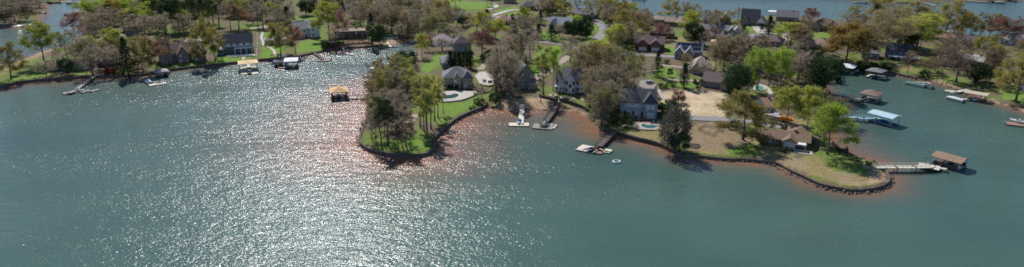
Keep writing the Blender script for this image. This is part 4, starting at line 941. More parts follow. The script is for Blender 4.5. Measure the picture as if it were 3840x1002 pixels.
b_ = MB(); b_.box(0, 0, 0, w*.26, 3, .2)
for i in range(3): b_.box(-w*.12+w*.12*i, -1.3, -1.5, .2, .2, 2.8)
part('deck', b_, TRIM, o, loc=(-w*.36, .4, 3.2))
simple('brick house with salmon tiled hip roof among conifers', 1860, 1914, 94, 'tan', 'salmon', 'hip', d=11, h=3, rh=3.4, nw=3)
o, w = house('house', 'pale grey house with steep gables and bluish roof', 2050, 2134, 122, -20)
block(o, 0, 3, w, 11, 4.6, 'gx', 4.4, W_['cream'], R_['pale'], nst=2, nw=4); block(o, -w*.26, 0, w*.34, 9, 4.4, 'gy', 4, W_['cream'], R_['pale'], nst=2, nw=2); block(o, w*.3, .5, w*.26, 9, 4.2, 'gy', 3.2, W_['cream'], R_['pale'], nst=2, nw=2)
simple('long low house with grey roof where the road ends', 2146, 2234, 68, 'grey', 'grey', 'gx', d=12, h=3, rh=3.6, nw=5, yaw=-12, wings=((.36, -3, .22, 9, 2.8, 'gy', 2.4, 1, 1),))
simple('brown-roofed house on the lake shore left of the grey house', 2024, 2092, 46, 'brown', 'brown', 'gx', d=11, h=3, rh=3.4, nw=4, yaw=12, wings=((-.2, -3, .3, 8, 2.8, 'gy', 2.4, 1, 1),))
simple('dark brown house behind the lawn at top', 1950, 2010, 40, 'brick', 'dark', 'hip', d=11, h=3.2, rh=3.2, nw=4)
simple('low dark-roofed house at the top edge', 1888, 1936, 14, 'stone', 'purple', 'hip', d=11, h=3.2, rh=3, nw=3)
# right of the road
o, w = house('house', 'brick garage house with two white garage doors', 2382, 2488, 192, -2)
block(o, 0, 2, w, 11, 4.0, 'gx', 3.6, W_['brick'], R_['purple'], nw=0, chim=True)
for sx in (-1, 1):
    block(o, sx*w*.22-w*.02, 0, w*.36, 7, 4.2, 'gy', 2.6, W_['brick'], R_['purple'], nw=0, front=False)
    garage_doors(o, sx*w*.22-w*.02, 0, 1, wd=w*.26)
o, w = simple('long tan house with several low roofs by top lake', 2420, 2576, 98, 'tan', 'tan', 'gx', d=11, h=3.2, rh=2.6, nw=7, wings=((-.2, -2.5, .24, 8, 4.6, 'hip', 2, 2, 3), (.32, -1.8, .2, 8, 3, 'hip', 1.8, 1, 2)))
simple('dark brown-roofed house behind the dark red tree', 2438, 2528, 144, 'brick', 'purple', 'hip', d=10, h=3, rh=3, nw=5)
o, w = house('house', 'grey house with blue-black solar roof strips', 2524, 2630, 224, -4)
block(o, 0, 4, w*.92, 11, 4, 'gx', 3.8, W_['bluegrey'], R_['grey'], nw=4, chim=False)
for i, (sx, sw) in enumerate(((-.03, .84),)):
    s_ = MB(); a_r = math.atan2(3.8, 5.5)
    rp = bpy.data.objects
    for k in range(2):
        yy0, yy1 = .5+k*2.6, 2.7+k*2.6
        z0_, z1_ = 4+.30+yy0*3.8/5.5, 4+.30+yy1*3.8/5.5
        s_.add([(-w*sw/2, 4+yy0, z0_), (w*sw/2, 4+yy0, z0_), (w*sw/2, 4+yy1, z1_), (-w*sw/2, 4+yy1, z1_), (-w*sw/2, 4+yy0, z0_-.1), (w*sw/2, 4+yy0, z0_-.1), (w*sw/2, 4+yy1, z1_-.1), (-w*sw/2, 4+yy1, z1_-.1)], [(0,1,2,3), (7,6,5,4), (0,4,5,1), (1,5,6,2), (2,6,7,3), (3,7,4,0)])
    part('solar_panels', s_, R_['solar'], o)
block(o, -w*.30, 0, w*.3, 8, 3.8, 'gy', 3, W_['bluegrey'], R_['pale'], nw=2); block(o, w*.05, -1, w*.3, 8, 3.6, 'gy', 3.2, W_['bluegrey'], R_['pale'], nw=2)
simple('tan house with beige hip roof below solar roofs', 2586, 2662, 276, 'cream', 'beige', 'hip', d=12, h=3.4, rh=4.4, nw=3, wings=((-.2, -2, .4, 7, 3.2, 'gy', 3, 1, 2),))
simple('wide low house with grey-brown roof behind hay field', 2632, 2738, 332, 'stone', 'purple', 'gx', d=11, h=3.2, rh=3.4, nw=5, yaw=-10, wings=((.28, -2, .26, 8, 3, 'gy', 2.8, 1, 2),))
o, w = house('house', 'long ranch house with grey roof and pale right gable', 2630, 2766, 132, -3)
block(o, -w*.1, 2, w*.8, 10, 3, 'gx', 2.6, W_['grey'], R_['grey'], nw=6); block(o, w*.3, 0, w*.18, 10, 3, 'gy', 2.6, W_['grey'], R_['pale'], nw=2); block(o, w*.44, 1, w*.14, 9, 3, 'gy', 2.4, W_['white'], R_['pale'], nw=1)
simple('small brown-roofed house behind the salmon pink tree', 2660, 2708, 152, 'brick', 'brown', 'gx', d=9, h=2.8, rh=2.6, nw=3)
o, w = house('house', 'tall dark-roofed house with white gabled garage by lake', 2778, 2866, 97, -3)
block(o, -w*.14, 2, w*.72, 12, 4.4, 'gx', 6.4, W_['stone'], R_['dark'], nw=4, chim=False); block(o, w*.33, 0, w*.32, 9, 3.2, 'gy', 3.4, W_['white'], R_['dark'], nw=0, front=False); garage_doors(o, w*.33, 0, 1, R_['slate'], 4.6); block(o, -w*.3, 0, w*.26, 7, 3.6, 'gy', 3.6, W_['stone'], R_['dark'], nw=2)
simple('house with dark roof and white front near lake', 2636, 2672, 88, 'white', 'dark', 'gy', d=10, h=3.4, rh=4, nw=2)
simple('brown gabled house between yellow tree and dark house', 2700, 2738, 92, 'stone', 'brown', 'gy', d=10, h=3.4, rh=4.2, nw=2, chim=False)
simple('grey-roofed house behind the yellow-green tree near lake', 2912, 2990, 80, 'stone', 'grey', 'gx', d=12, h=3.2, rh=4.2, nw=4)
o, w = house('house', 'brown-roofed house with two broad gables at upper right', 3042, 3126, 118, -6)
block(o, 0, 3, w, 12, 3.4, 'hip', 4.4, W_['tan'], R_['brown'], nw=4); block(o, -w*.3, 0, w*.34, 8, 3.2, 'gy', 3.4, W_['tan'], R_['brown'], nw=2); block(o, w*.3, .5, w*.36, 8, 3.2, 'gy', 3.4, W_['stone'], R_['brown'], nw=2)
simple('low house with wide grey-brown roof by pale driveway', 2828, 2936, 172, 'stone', 'purple', 'hip', d=12, h=2.8, rh=2.8, nw=5, chim=False)
simple('tan house with stepped tan roofs beside the orange-brown oak', 3040, 3112, 188, 'tan', 'tan', 'gx', d=11, h=3, rh=2.8, nw=4, yaw=14, wings=((.2, -3, .4, 6, 2.8, 'gx', 1.8, 1, 3), (-.3, -2, .28, 6, 2.6, 'hip', 1.6, 1, 1)))
# blue house of the middle shore
o, w = house('house', 'blue two-storey house with dark roof above the jetty', 2330, 2470, 446, 5)
block(o, -w*.04, 2.5, w*.92, 12, 6.6, 'gx', 4.2, W_['blue'], R_['dark'], nst=2, nw=0, chim=False, front=False, dormer=0)
block(o, w*.26, 0, w*.34, 9, 6.8, 'hip', 3.6, W_['blue'], R_['dark'], nst=2, nw=0, front=False)
for i, fx in enumerate((-.36, -.27, -.17, -.08, .02)): window(o, fx*w, 2.45, 5.1, 1.35, 1.7, shade=True)
for i in range(7): window(o, (-.40+.076*i)*w, 2.45, 1.7, 1.0, 2.1, shade=(i % 3 != 0))
for sx in (-.06, .06): window(o, (.26+sx)*w, -.05, 5.1, 1.3, 1.8, shade=True)
window(o, .27*w, -.05, 1.5, 2.6, 2.2, shade=True)
b_ = MB(); b_.box(0, 0, 0, w*.9, .16, .22); part('trim_band', b_, TRIM, o, loc=(-w*.05, 2.40, 3.4))
b_ = MB(); b_.box(0, 0, -.1, w*.66, 4.5, .2)
for i in range(6): b_.box(-w*.32+w*.128*i, -2.1, .5, .12, .12, 1.1)
b_.box(0, -2.1, 1.05, w*.66, .1, .08)
part('terrace', b_, W_['brown'], o, loc=(-w*.1, -.1, .3))
for sx in (-.28, .0):
    block(o, sx*w, 11, w*.2, 6, 6.4, 'gy', 3.6, W_['blue'], R_['dark'], nst=2, nw=0, front=False, sides=False)
pool('turquoise pool with stone edge below the blue house', [(2378,480),(2392,462),(2440,460),(2480,464),(2482,486),(2440,490),(2400,488)], [(2402,472),(2412,464),(2426,470),(2448,468),(2466,474),(2450,482),(2424,481)], deckm=PAVE, wcol='teal', lift=.12)
pool('pale green pool beside the big dark evergreen', [(2826,336),(2830,322),(2850,318),(2872,325),(2876,336),(2850,341)], [(2831,334),(2835,323),(2856,322),(2868,332),(2852,338)], wcol='green')
# point house
o, w = house('house', 'brown-roofed ranch house with low gables on the front right point', 2850, 3036, 562, 0)
block(o, -w*.04, 4, w*.92, 10, 2.8, 'gx', 1.8, W_['brown'], R_['point'], nw=7, chim=True, ov=.9); block(o, .07*w, 1.6, w*.24, 9, 2.9, 'gy', 1.35, W_['tan'], R_['point'], nw=0, front=False, ov=.7)
window(o, .07*w, 1.55, 1.7, 3.2, 1.6, shade=True)
block(o, w*.26, 10.5, w*.44, 11, 2.9, 'hip', 2.1, W_['brown'], R_['point'], nw=2, chim=False, ov=.8)
b_ = MB(); b_.box(0, 0, .1, w*.34, 4.4, .5); part('patio', b_, CONC, o, loc=(w*.34, 0, -.15))
b_ = MB(); b_.box(0, 0, 0, w*.22, 2.6, .1)
for sx in (-1, 1): b_.box(sx*w*.1, -1.1, -1.2, .12, .12, 2.4)
part('awning', b_, TRIM, o, loc=(w*.27, 1.6, 2.6))
simple('reddish-roofed shed house behind the big oak', 2868, 2912, 424, 'paleblue', 'salmon', 'gx', d=9, h=3, rh=2.6, nw=2, yaw=35)
# right shore
simple('small grey house under the orange-brown oak', 3232, 3292, 220, 'grey', 'grey', 'hip', d=9, h=3, rh=2.8, nw=3)
o, w = simple('dark blue shore house with white deck', 3322, 3400, 222, 'navy', 'slate', 'gx', d=10, h=5.2, rh=3, nst=2, nw=4)
b_ = MB(); b_.box(w*.3, 0, 0, w*1.3, 3.4, .3)
for i in range(9): b_.box(w*.3-w*.62+w*.155*i, -1.6, .55, .1, .1, .9)
b_.box(w*.3, -1.6, 1.0, w*1.3, .1, .1)
for i in range(5): b_.box(w*.3-w*.6+w*.3*i, -1.2, -1.2, .2, .2, 2.2)
part('deck', b_, TRIM, o, loc=(0, -2.0, 2.0))
simple('low brown-roofed house behind pinkish bare trees', 3516, 3606, 250, 'brown', 'brown', 'hip', d=11, h=2.8, rh=2.8, nw=4)
simple('low house with pale grey roof above the right cove', 3610, 3676, 246, 'stone', 'pale', 'gx', d=10, h=2.8, rh=2.4, nw=3, yaw=-14)
simple('long grey house with gables along upper right lake', 3588, 3726, 186, 'grey', 'purple', 'gx', d=12, h=3.2, rh=4, nw=6, wings=((.28, -2.5, .2, 8, 3, 'gy', 3.4, 1, 2), (-.3, -2, .24, 8, 3, 'gy', 3, 1, 2)))
simple('tan-roofed house at upper right edge by lake', 3768, 3856, 172, 'white', 'beige', 'hip', d=12, h=3.2, rh=4.4, nw=4)
simple('white house at the right edge behind olive oak', 3822, 3875, 346, 'white', 'dark', 'gx', d=10, h=4.4, rh=3, nst=2, nw=3)
simple('reddish house between oak and lake at upper right', 3526, 3582, 160, 'brick', 'salmon', 'gx', d=9, h=3, rh=2.8, nw=3)
# far left bank
simple('small dark house in the far left wood', 0, 40, 66, 'brown', 'dark', d=9, h=3, rh=2.6, nw=2)
simple('dark low house in wood behind the far left bank', 62, 100, 40, 'stone', 'grey', d=9, h=3, rh=2.6, nw=2)
# tan canopy on lawn
p = GT(2684, 168); o = thing('canopy', 'small tan shade canopy beside the ranch house', 'canopy', p, view_rz(p))
mb = roof_mesh(6, 5, 2.4, .9, 'hip', .2, .1); part('canopy_roof', mb, mat('canvas_tan', (.62,.44,.28), .8, .08, 2), o)
for sx in (-1, 1):
    for sy in (-1, 1): mb = MB(); mb.tube((sx*2.8, sy*2.3, 0), (sx*2.8, sy*2.3, 2.5), .07); part('post', mb, TRIM, o)
# ------------------------------------------------------------------ docks, boathouses
WOOD = mat('planks_weathered', (.33,.295,.26), .9, .2, 1.5, stripes=('X', .28)); WOODL = mat('planks_pale', (.70,.645,.54), .85, .12, 1.5, stripes=('X', .28)); WOODD = mat('planks_dark', (.12,.10,.085), .9, .25, 1.5, stripes=('X', .28))
WOODB = mat('planks_light_blue', (.42,.60,.70), .7, .08, 1.5, stripes=('X', .3)); WOODR = mat('planks_reddish', (.32,.20,.15), .9, .2, 1.5, stripes=('X', .28)); PILE = mat('piling', (.16,.13,.11), .9, .3, 3); PILEB = mat('piling_blue', (.30,.45,.55), .7, .1, 2)
ROOFB = mat('metal_roof_light_blue', (.50,.68,.76), .35, .05, 1, stripes=('X', .5)); CANT = mat('canvas_orange_tan', (.72,.45,.22), .8, .08, 1); CANW = mat('canvas_white', (.70,.70,.70), .7, .05, 1); CANC = mat('canvas_cream', (.70,.50,.27), .8, .08, 1)
DARKP = mat('dark_plastic', (.03,.03,.033), .5, .2, 2); STEEL = mat('galvanised_steel', (.42,.43,.44), .4, .1, 2, metal=.7)
def pier(label, pts, wid, m, z=.9, rail=False, sp=3.2, pile=None, name='pier', end=None, cat='pier'):
    W3 = [G(x, y, z) for x, y in pts]; p0 = W3[0]; o = thing(name, label, cat, (p0.x, p0.y, 0))
    dk, rl = MB(), MB(); posts = []
    for i in range(len(W3)-1):
        a, b = v2(W3[i]-p0), v2(W3[i+1]-p0); d = b-a; L = d.length; u = d/L; n = Vector((-u.y, u.x)); an = math.atan2(u.y, u.x); c = (a+b)/2
        dk.box(c.x, c.y, z-.06, L+wid*.25, wid, .12, an)
        for s in (-1, 1): q = c+n*s*(wid/2-.1); dk.box(q.x, q.y, z-.24, L, .10, .238, an)
        k = max(1, int(L/sp))
        for j in range(k+1):
            for s in (-1, 1): posts.append(a+u*(L*j/k)+n*s*(wid/2+.02))
        if rail:
            for s in (-1, 1):
                q = c+n*s*(wid/2-.08); rl.box(q.x, q.y, z+1.0, L, .12, .06, an); rl.box(q.x, q.y, z+.55, L, .05, .06, an)
                for j in range(int(L/1.6)+1): r = a+u*min(L, 1.6*j)+n*s*(wid/2-.08); rl.box(r.x, r.y, z+.5, .09, .09, 1.0, an)
    part('deck', dk, m, o)
    if rail: part('railing', rl, rail if not isinstance(rail, bool) else m, o)
    pm = MB(); pm.tube((0, 0, -2.2), (0, 0, z+.25), .16, .15, 7); pme = pm.mesh('post', pile or PILE, True)
    for q in posts: link('post', pme, o, (q.x, q.y, 0))
    return o
def platform(label, px, py, wd, dp, yaw=0, m=None, z=.45, name='floating_dock', skirt=True, cat='floating dock'):
    p = G(px, py, 0); o = thing(name, label, cat, (p.x, p.y, 0), view_rz(p)+R(yaw))
    b = MB(); b.box(0, 0, z-.05, wd, dp, .1); part('deck', b, m or WOOD, o)
    b = MB(); b.box(0, 0, z-.28, wd-.1, dp-.1, .36); part('float', b, DARKP, o)
    t = MB(); t.tube((0, 0, -2), (0, 0, z+1.0), .11, .11, 7); me = t.mesh('post', PILE, True)
    for sx in (-1, 1): link('post', me, o, (sx*(wd/2+.1), dp*.3*sx, 0))
    return o
def boathouse(label, px, py, wd, dp, roof, rm, yaw=0, hgt=3.0, rh=1.6, deck=None, z=.7, side=1.3, sides=False, name='boathouse', ov=.5, pm=None, back=2.0, cat='boathouse'):
    """roof on posts over a boat slip; opening faces -y"""
    p = G(px, py, 0); o = thing(name, label, cat, (p.x, p.y, 0), view_rz(p)+R(yaw)); dm = deck or WOOD
    b = MB()
    for s in (-1, 1): b.box(s*(wd/2-side/2), 0, z-.08, side, dp, .16)
    b.box(0, dp/2-back/2, z-.081, wd-2*side, back, .156); part('deck', b, dm, o)
    b = MB()
    for s in (-1, 1): b.box(s*(wd/2-.05), 0, z-.3, .1, dp-.02, .28)
    part('fascia', b, PILE, o)
    t = MB(); t.tube((0, 0, -2.4), (0, 0, z+hgt), .15, .14, 7); me = t.mesh('post', pm or PILE, True)
    for s in (-1, 1):
        for k in range(3): link('post', me, o, (s*(wd/2-.25), (-.5+.5*k)*(dp-.6), 0))
    b = MB()
    for s in (-1, 1): b.box(s*(wd/2-.25), 0, z+hgt-.15, .2, dp-.5, .3)
    for s in (-1, 1): b.box(0, s*(dp/2-.3), z+hgt-.16, wd-.7, .2, .28)
    part('beam', b, pm or PILE, o)
    part('roof', roof_mesh(wd, dp, z+hgt, rh, roof, ov, .16), rm, o)
    if sides:
        b = MB()
        for s in (-1, 1): b.box(s*(wd/2-.12), 0, z+.5, .08, dp-.8, 1.0)
        part('side_panel', b, dm, o)
    return o
# ------------------------------------------------------------------ boats
def hullm(L, B, H, flare=.75, bow=1.7):
    mb = MB(); rings = []
    for i in range(9):
        t = i/8; x = -L/2+L*t; w = B/2*(1-max(0, t-.45)**bow*2.6) if t > .45 else B/2*(.92+.08*t/.45); w = max(w, .04)
        sh = H*(1+.25*t*t); k = H*.05+(H*.8 if t == 1 else H*.25*max(0, t-.6)**1.5*4)
        rings.append([(x, -w, sh), (x, -w*flare, k+.25*H), (x, 0, k), (x, w*flare, k+.25*H), (x, w, sh), (x, w*.8, sh+.02), (x, 0, sh+.04), (x, -w*.8, sh+.02)])
    return mb.loft(rings)
def cm(name, c, rough=.3): return mat('gelcoat_'+name, c, rough, .05, 2, spec=.5)
GEL = {'white': cm('white', (.72,.72,.71)), 'blue': cm('blue', (.03,.07,.22)), 'red': cm('red', (.40,.05,.08)), 'dark': cm('dark', (.035,.04,.05)), 'grey': cm('grey', (.35,.36,.38)), 'green': cm('green', (.03,.16,.11), .6), 'teal': cm('teal', (.05,.42,.38), .5), 'yellow': cm('yellow', (.7,.5,.05)), 'orange': cm('orange', (.75,.22,.03)), 'tan': cm('tan', (.48,.40,.30), .7)}
def motor(o, x, z=.5):
    b = MB(); b.box(x, 0, z+.45, .5, .42, .6); b.box(x-.02, 0, z-.1, .22, .2, .7); part('motor', b, GEL['dark'], o)
def runabout(label, px, py, yaw, L=6.0, col='white', cover=None, z=0.0, group=None, name='motorboat'):
    p = G(px, py, 0); o = thing(name, label, 'boat', (p.x, p.y, z-.18), view_rz(p)+R(yaw), group); B = L*.38; H = L*.15
    part('hull', hullm(L, B, H), GEL[col], o, True)
    b = MB(); b.box(-L*.16, 0, H+.03, L*.46, B*.72, .1); part('cockpit', b, GEL['tan'] if not cover else GEL[cover], o)
    if cover:
        b = MB(); b.loft([[(-L*.46, -B*.42, H+.05), (-L*.46, 0, H+.2), (-L*.46, B*.42, H+.05)], [(-L*.1, -B*.47, H+.08), (-L*.1, 0, H+.85), (-L*.1, B*.47, H+.08)], [(L*.22, -B*.40, H+.1), (L*.22, 0, H+.35), (L*.22, B*.40, H+.1)]]); part('cover', b, GEL[cover], o)
    else:
        for sx, sy in ((-.02, -.2), (-.02, .2), (-.32, 0)):
            b = MB(); b.box(L*sx, B*sy, H+.3, .6, .6 if sx > -.3 else B*.6, .45); b.box(L*sx-.28, B*sy, H+.6, .14, .6 if sx > -.3 else B*.6, .5); part('seat', b, GEL['white'], o)
        b = MB(); b.add([(L*.10, -B*.36, H+.1), (L*.16, 0, H+.12), (L*.10, B*.36, H+.1), (L*.03, -B*.30, H+.65), (L*.09, 0, H+.7), (L*.03, B*.30, H+.65)], [(0, 1, 4, 3), (1, 2, 5, 4)]); part('windshield', b, PANE, o)
    motor(o, -L/2-.2, .25)
    return o
def pontoon(label, px, py, yaw, L=7.2, cover='blue', top=True, fence='white', z=0.0, group=None):
    p = G(px, py, 0); o = thing('pontoon_boat', label, 'boat', (p.x, p.y, z), view_rz(p)+R(yaw), group); B = 2.6
    for s in (-1, 1):
        t = MB(); t.tube((-L/2, s*.85, .18), (L*.38, s*.85, .18), .32, .32, 10); t.tube((L*.38, s*.85, .18), (L/2, s*.85, .34), .32, .06, 10); part('float', t, STEEL, o, True)
    b = MB(); b.box(0, 0, .56, L*.96, B, .1); part('deck', b, GEL['tan'], o)
    b = MB()
    for s in (-1, 1): b.box(-.1, s*(B/2-.08), .98, L*.88, .06, .7)
    b.box(L*.44-.1, 0, .98, .06, B-.3, .7); b.box(-L*.44-.1, B*.25, .98, .06, B*.4, .7); part('fence', b, GEL[fence], o)
    for sx, sy, lx, ly in ((.30, -.32, 1.6, .6), (.30, .32, 1.6, .6), (-.30, .3, 1.6, .7)):
        b = MB(); b.box(L*sx, B*sy, .85, lx, ly, .5); b.box(L*sx, B*(sy+.1*(1 if sy > 0 else -1)), 1.2, lx, .15, .35); part('seat', b, GEL['white'], o)
    b = MB(); b.box(-.2, -.55, 1.1, .6, .8, 1.0); part('console', b, GEL['grey'], o)
    if top:
        b = MB(); b.loft([[(-L*.36, y, 2.65-.18*(abs(y)/1.25)**2) for y in (-1.25, -.6, 0, .6, 1.25)]+[(-L*.36, 1.25, 2.4), (-L*.36, -1.25, 2.4)], [(L*.04, y, 2.7-.18*(abs(y)/1.25)**2) for y in (-1.25, -.6, 0, .6, 1.25)]+[(L*.04, 1.25, 2.45), (L*.04, -1.25, 2.45)]]); c = part('canopy', b, GEL[cover], o)
        b = MB()
        for s in (-1, 1): b.tube((-L*.16, s*1.2, .7), (-L*.36, s*1.2, 2.45), .03, n=5); b.tube((-L*.16, s*1.2, .7), (L*.04, s*1.2, 2.5), .03, n=5)
        part('canopy_frame', b, STEEL, c)
    else:
        b = MB(); b.loft([[(-L*.45, -B*.48, 1.3), (-L*.45, 0, 1.5), (-L*.45, B*.48, 1.3)], [(0, -B*.5, 1.36), (0, 0, 2.0), (0, B*.5, 1.36)], [(L*.42, -B*.48, 1.3), (L*.42, 0, 1.5), (L*.42, B*.48, 1.3)]]); part('cover', b, GEL[cover], o)
    motor(o, -L/2-.15, .4)
    return o
def jetski(label, px, py, yaw, col='red', z=0.0, group=None):
    p = G(px, py, 0); o = thing('jet_ski', label, 'jet ski', (p.x, p.y, z-.05), view_rz(p)+R(yaw), group)
    part('hull', hullm(3.0, 1.15, .55), GEL['white'], o, True)
    b = MB(); b.loft([[(-1.2, -.25, .6), (-1.2, 0, .8), (-1.2, .25, .6)], [(-.2, -.28, .62), (-.2, 0, .98), (-.2, .28, .62)], [(.9, -.3, .68), (.9, 0, .9), (.9, .3, .68)]]); part('seat', b, GEL[col], o)
    b = MB(); b.tube((.25, 0, .8), (.1, 0, 1.15), .06, n=5); b.tube((.1, -.4, 1.15), (.1, .4, 1.15), .04, n=5); part('handlebar', b, GEL['dark'], o)
    return o
def kayak(label, px, py, yaw, col, z=.5, L=3.2):
    p = G(px, py, z); o = thing('kayak', label, 'kayak', (p.x, p.y, z), view_rz(p)+R(yaw))
    mb = MB(); rings = []
    for i in range(9):
        t = i/8; w = .36*math.sin(math.pi*min(max(t, .03), .97))**.7; x = -L/2+L*t; k = .22*abs(t-.5)**2*4*.5
        rings.append([(x, -w, .26+k), (x, -w*.7, .05+k), (x, w*.7, .05+k), (x, w, .26+k), (x, 0, .34+k)])
    part('hull', mb.loft(rings), GEL[col], o, True); b = MB(); b.tube((0, 0, .30), (0, 0, .37), .27, .24, 10); part('cockpit', b, GEL['dark'], o)
    return o
def chair(label, px, py, yaw, col, z=None, group=None):
    p = GT(px, py) if z is None else G(px, py, z); o = thing('lounge_chair', label, 'lounge chair', (p.x, p.y, p.z+.06), view_rz(p)+R(yaw), group)
    b = MB(); b.box(0, 0, .35, .75, 1.3, .1); part('seat', b, col, o)
    b = MB(); b.add([(-.37,.6,.38),(.37,.6,.38),(.37,1.1,.95),(-.37,1.1,.95),(-.37,.7,.38),(.37,.7,.38),(.37,1.2,.95),(-.37,1.2,.95)], [(0,1,2,3),(7,6,5,4),(0,4,5,1),(1,5,6,2),(2,6,7,3),(3,7,4,0)]); part('backrest', b, col, o)
    for sx in (-1, 1):
        for y in (-.55, .55): b = MB(); b.box(sx*.33, y, .15, .06, .06, .32); part('leg', b, col, o)
    return o
# --- left shore docks
pier('long grey dock running out from the left shore to an end platform', [(352,286),(318,312),(282,338),(262,348)], 2.2, WOOD, rail=False)
platform('square end platform of the long grey dock at left', 262, 350, 6, 4, 10)
platform('grey floating platform right of the covered boat at left', 322, 345, 5.2, 2.4, 38, WOOD, .45)
platform('short grey floating platform furthest right by the left dock', 356, 342, 5.0, 2.4, 38, WOOD)
runabout('white covered motorboat tied beside the long grey dock', 297, 343, -40, 6.2, 'white', 'grey')
pontoon('pontoon boat with blue cover floating off the left shore', 557, 312, -80, 7, 'blue', False)
platform('pale floating dock right of the blue covered pontoon boat', 592, 318, 8.5, 3.4, 12, WOODL)
jetski('white jet ski on the pale floating dock at left', 600, 314, 20, 'dark', .5)
boathouse('small boathouse with pale grey hip roof near the pale floating dock', 608, 286, 5.5, 6, 'hip', R_['pale'], 8, 2.2, 1.2, WOODD)
pier('short dark pier from the lawn to the small hip-roofed boathouse', [(634,266),(618,280)], 1.8, WOODD)
boathouse('boathouse with cream canvas roof before the dark blue house', 933, 262, 9.5, 9, 'hip', CANC, 2, 3.6, 1.1, WOODL, pm=TRIM)
platform('left pale finger dock below the cream canvas boathouse', 915, 276, 3.2, 7.5, 0, WOODL); platform('right pale finger dock below the cream canvas boathouse', 956, 275, 3.4, 7, 0, WOODL)
runabout('dark motorboat between the two pale finger docks', 936, 276, -95, 6.5, 'dark')
jetski('red jet ski tied right of the pale finger docks', 968, 268, 60, 'red')
pier('short pale dock from the lawn to the cream canvas boathouse', [(932,240),(932,252)], 2, WOODL)
boathouse('boathouse with white canopy roof left of the cove', 1094, 250, 6.6, 9, 'hip', CANW, -4, 3.2, .9, WOOD)
pontoon('pontoon boat with blue cover left of the white canopy', 1069, 246, -85, 6.6, 'blue', False)
platform('reddish floating dock in front of the blue covered pontoon', 1066, 256, 6, 3, 0, WOODR)
boathouse('small dark boat lift left of the reddish floating dock', 1044, 247, 4, 6, 'flat', R_['dark'], 0, 2.0, .2, WOODD, name='boat_lift', cat='boat lift')
pontoon('covered blue pontoon boat nearest the winding path', 1066, 226, -85, 6.2, 'blue', True)
pier('short dock from the winding path to the covered boats', [(1052,222),(1060,238)], 1.8, WOOD)
pier('dark narrow dock on the shore by the white house lawn', [(1180,198),(1195,210),(1208,222)], 2.0, WOODD)
platform('grey floating dock at the end of the dark narrow dock', 1214, 228, 8, 4.5, -10, WOOD)
platform('small grey floating dock beside the larger one', 1232, 222, 3, 2.4, -20, WOOD)
runabout('motorboat with dusty red cover in the cove mouth', 1293, 203, 150, 6.4, 'white', 'red')
platform('pale floating dock right of the red covered boat', 1316, 206, 5.5, 2.6, -18, WOODL)
pier('thin dock from the terraces toward the red covered boat', [(1284,178),(1292,196)], 1.4, WOOD)
pier('pale dock running down from the white seawall terraces', [(1446,152),(1458,168),(1466,176)], 1.8, WOODL)
runabout('grey motorboat at the end of the terrace dock', 1472, 178, 170, 5.5, 'grey', 'grey')
runabout('small white motorboat at the far end of the cove', 1548, 158, 20, 5, 'white', 'tan')
platform('pale floating dock left of the wooded point', 1408, 284, 12, 3, 0, WOODL)
pontoon('pontoon boat with pale top left of the wooded point', 1410, 270, -5, 8, 'grey', True)
boathouse('boathouse with orange tan hip roof standing off the wooded point', 1273, 366, 7.4, 8.2, 'hip', CANT, 3, 2.9, 1.9, WOODD, sides=True)
runabout('dark motorboat inside the orange-roofed boathouse', 1270, 368, -90, 6.0, 'dark', 'grey', .5)
pier('pale narrow pier from wooded point to the orange-roofed boathouse', [(1384,368),(1340,366),(1302,365)], 1.5, WOODL, sp=4)
# --- middle beach docks
pier('long pale dock running off the middle beach', [(1958,392),(1956,425),(1953,462)], 2.4, WOODL)
platform('pale L-shaped end dock of the long pale dock', 1946, 470, 8.5, 4.2, 0, WOODL)
runabout('white motorboat with blue cover at the end of the long pale dock', 1946, 464, -95, 5.6, 'white', 'blue', .5)
pier('dark wooden pier from the middle beach wall', [(2094,380),(2072,420),(2046,456),(2036,470)], 2.6, WOODD, z=1.3, rail=True)
platform('grey floating dock around the dark pier end', 2036, 478, 8.5, 6, -10, WOOD)
pontoon('pontoon boat with black cover tied at the dark pier', 2044, 470, -85, 7, 'dark', False, z=.2)
jetski('jet ski with grey seat right of the dark pier end', 2074, 472, -70, 'grey', .1); platform('pale jet ski float right of the dark pier', 2070, 476, 3.4, 5.2, -18, WOODL, .32)
# --- blue-house jetty
pier('dark timber jetty below the blue house', [(2298,496),(2276,516),(2246,546)], 3.2, WOODD, z=1.3, rail=True)
platform('grey left platform of the jetty covered with gear', 2206, 562, 7.8, 6.4, -24, WOODL); platform('grey middle platform at the jetty foot', 2236, 568, 5.4, 6.0, -14, WOODR); platform('pale right platform of the jetty', 2268, 568, 5.0, 4.0, -20, WOODL)
for lb, x, y, a, c in (('white kayak lying on the left jetty platform', 2196, 560, 30, 'white'), ('grey kayak lying on the left jetty platform', 2210, 566, 38, 'grey'), ('blue kayak beside the white one on jetty platform', 2214, 556, 20, 'blue'), ('orange kayak on the middle jetty platform', 2242, 562, 5, 'orange'), ('white paddle board on the middle jetty platform', 2232, 570, 60, 'white'), ('yellow kayak on the pale right jetty platform', 2274, 568, -25, 'yellow'), ('pale kayak on the right jetty platform', 2262, 565, -35, 'white')):
    kayak(lb, x, y, a, c)
p = G(2312, 609); o = thing('water_trampoline', 'round white floating trampoline off the jetty', 'water trampoline', p)
mb = MB(); rg = []
for i in range(25):
    a = 2*math.pi*i/24; rg.append([(math.cos(a)*(1.25+.28*math.cos(b))*1.0, math.sin(a)*(1.25+.28*math.cos(b)), .3+.28*math.sin(b)) for b in [2*math.pi*k/8 for k in range(8)]])
part('float_ring', mb.loft(rg, False), mat('vinyl_white', (.70,.72,.70), .4, .05, 2), o, True)
b = MB(); b.tube((0, 0, .42), (0, 0, .46), 1.08, 1.08, 24); part('bounce_mat', b, mat('mesh_navy', (.03,.06,.10), .8, .2, 3), o)
b = MB(); b.tube((0, 0, .0), (0, 0, .16), 1.60, 1.62, 24); part('base_ring', b, GEL['teal'], o)
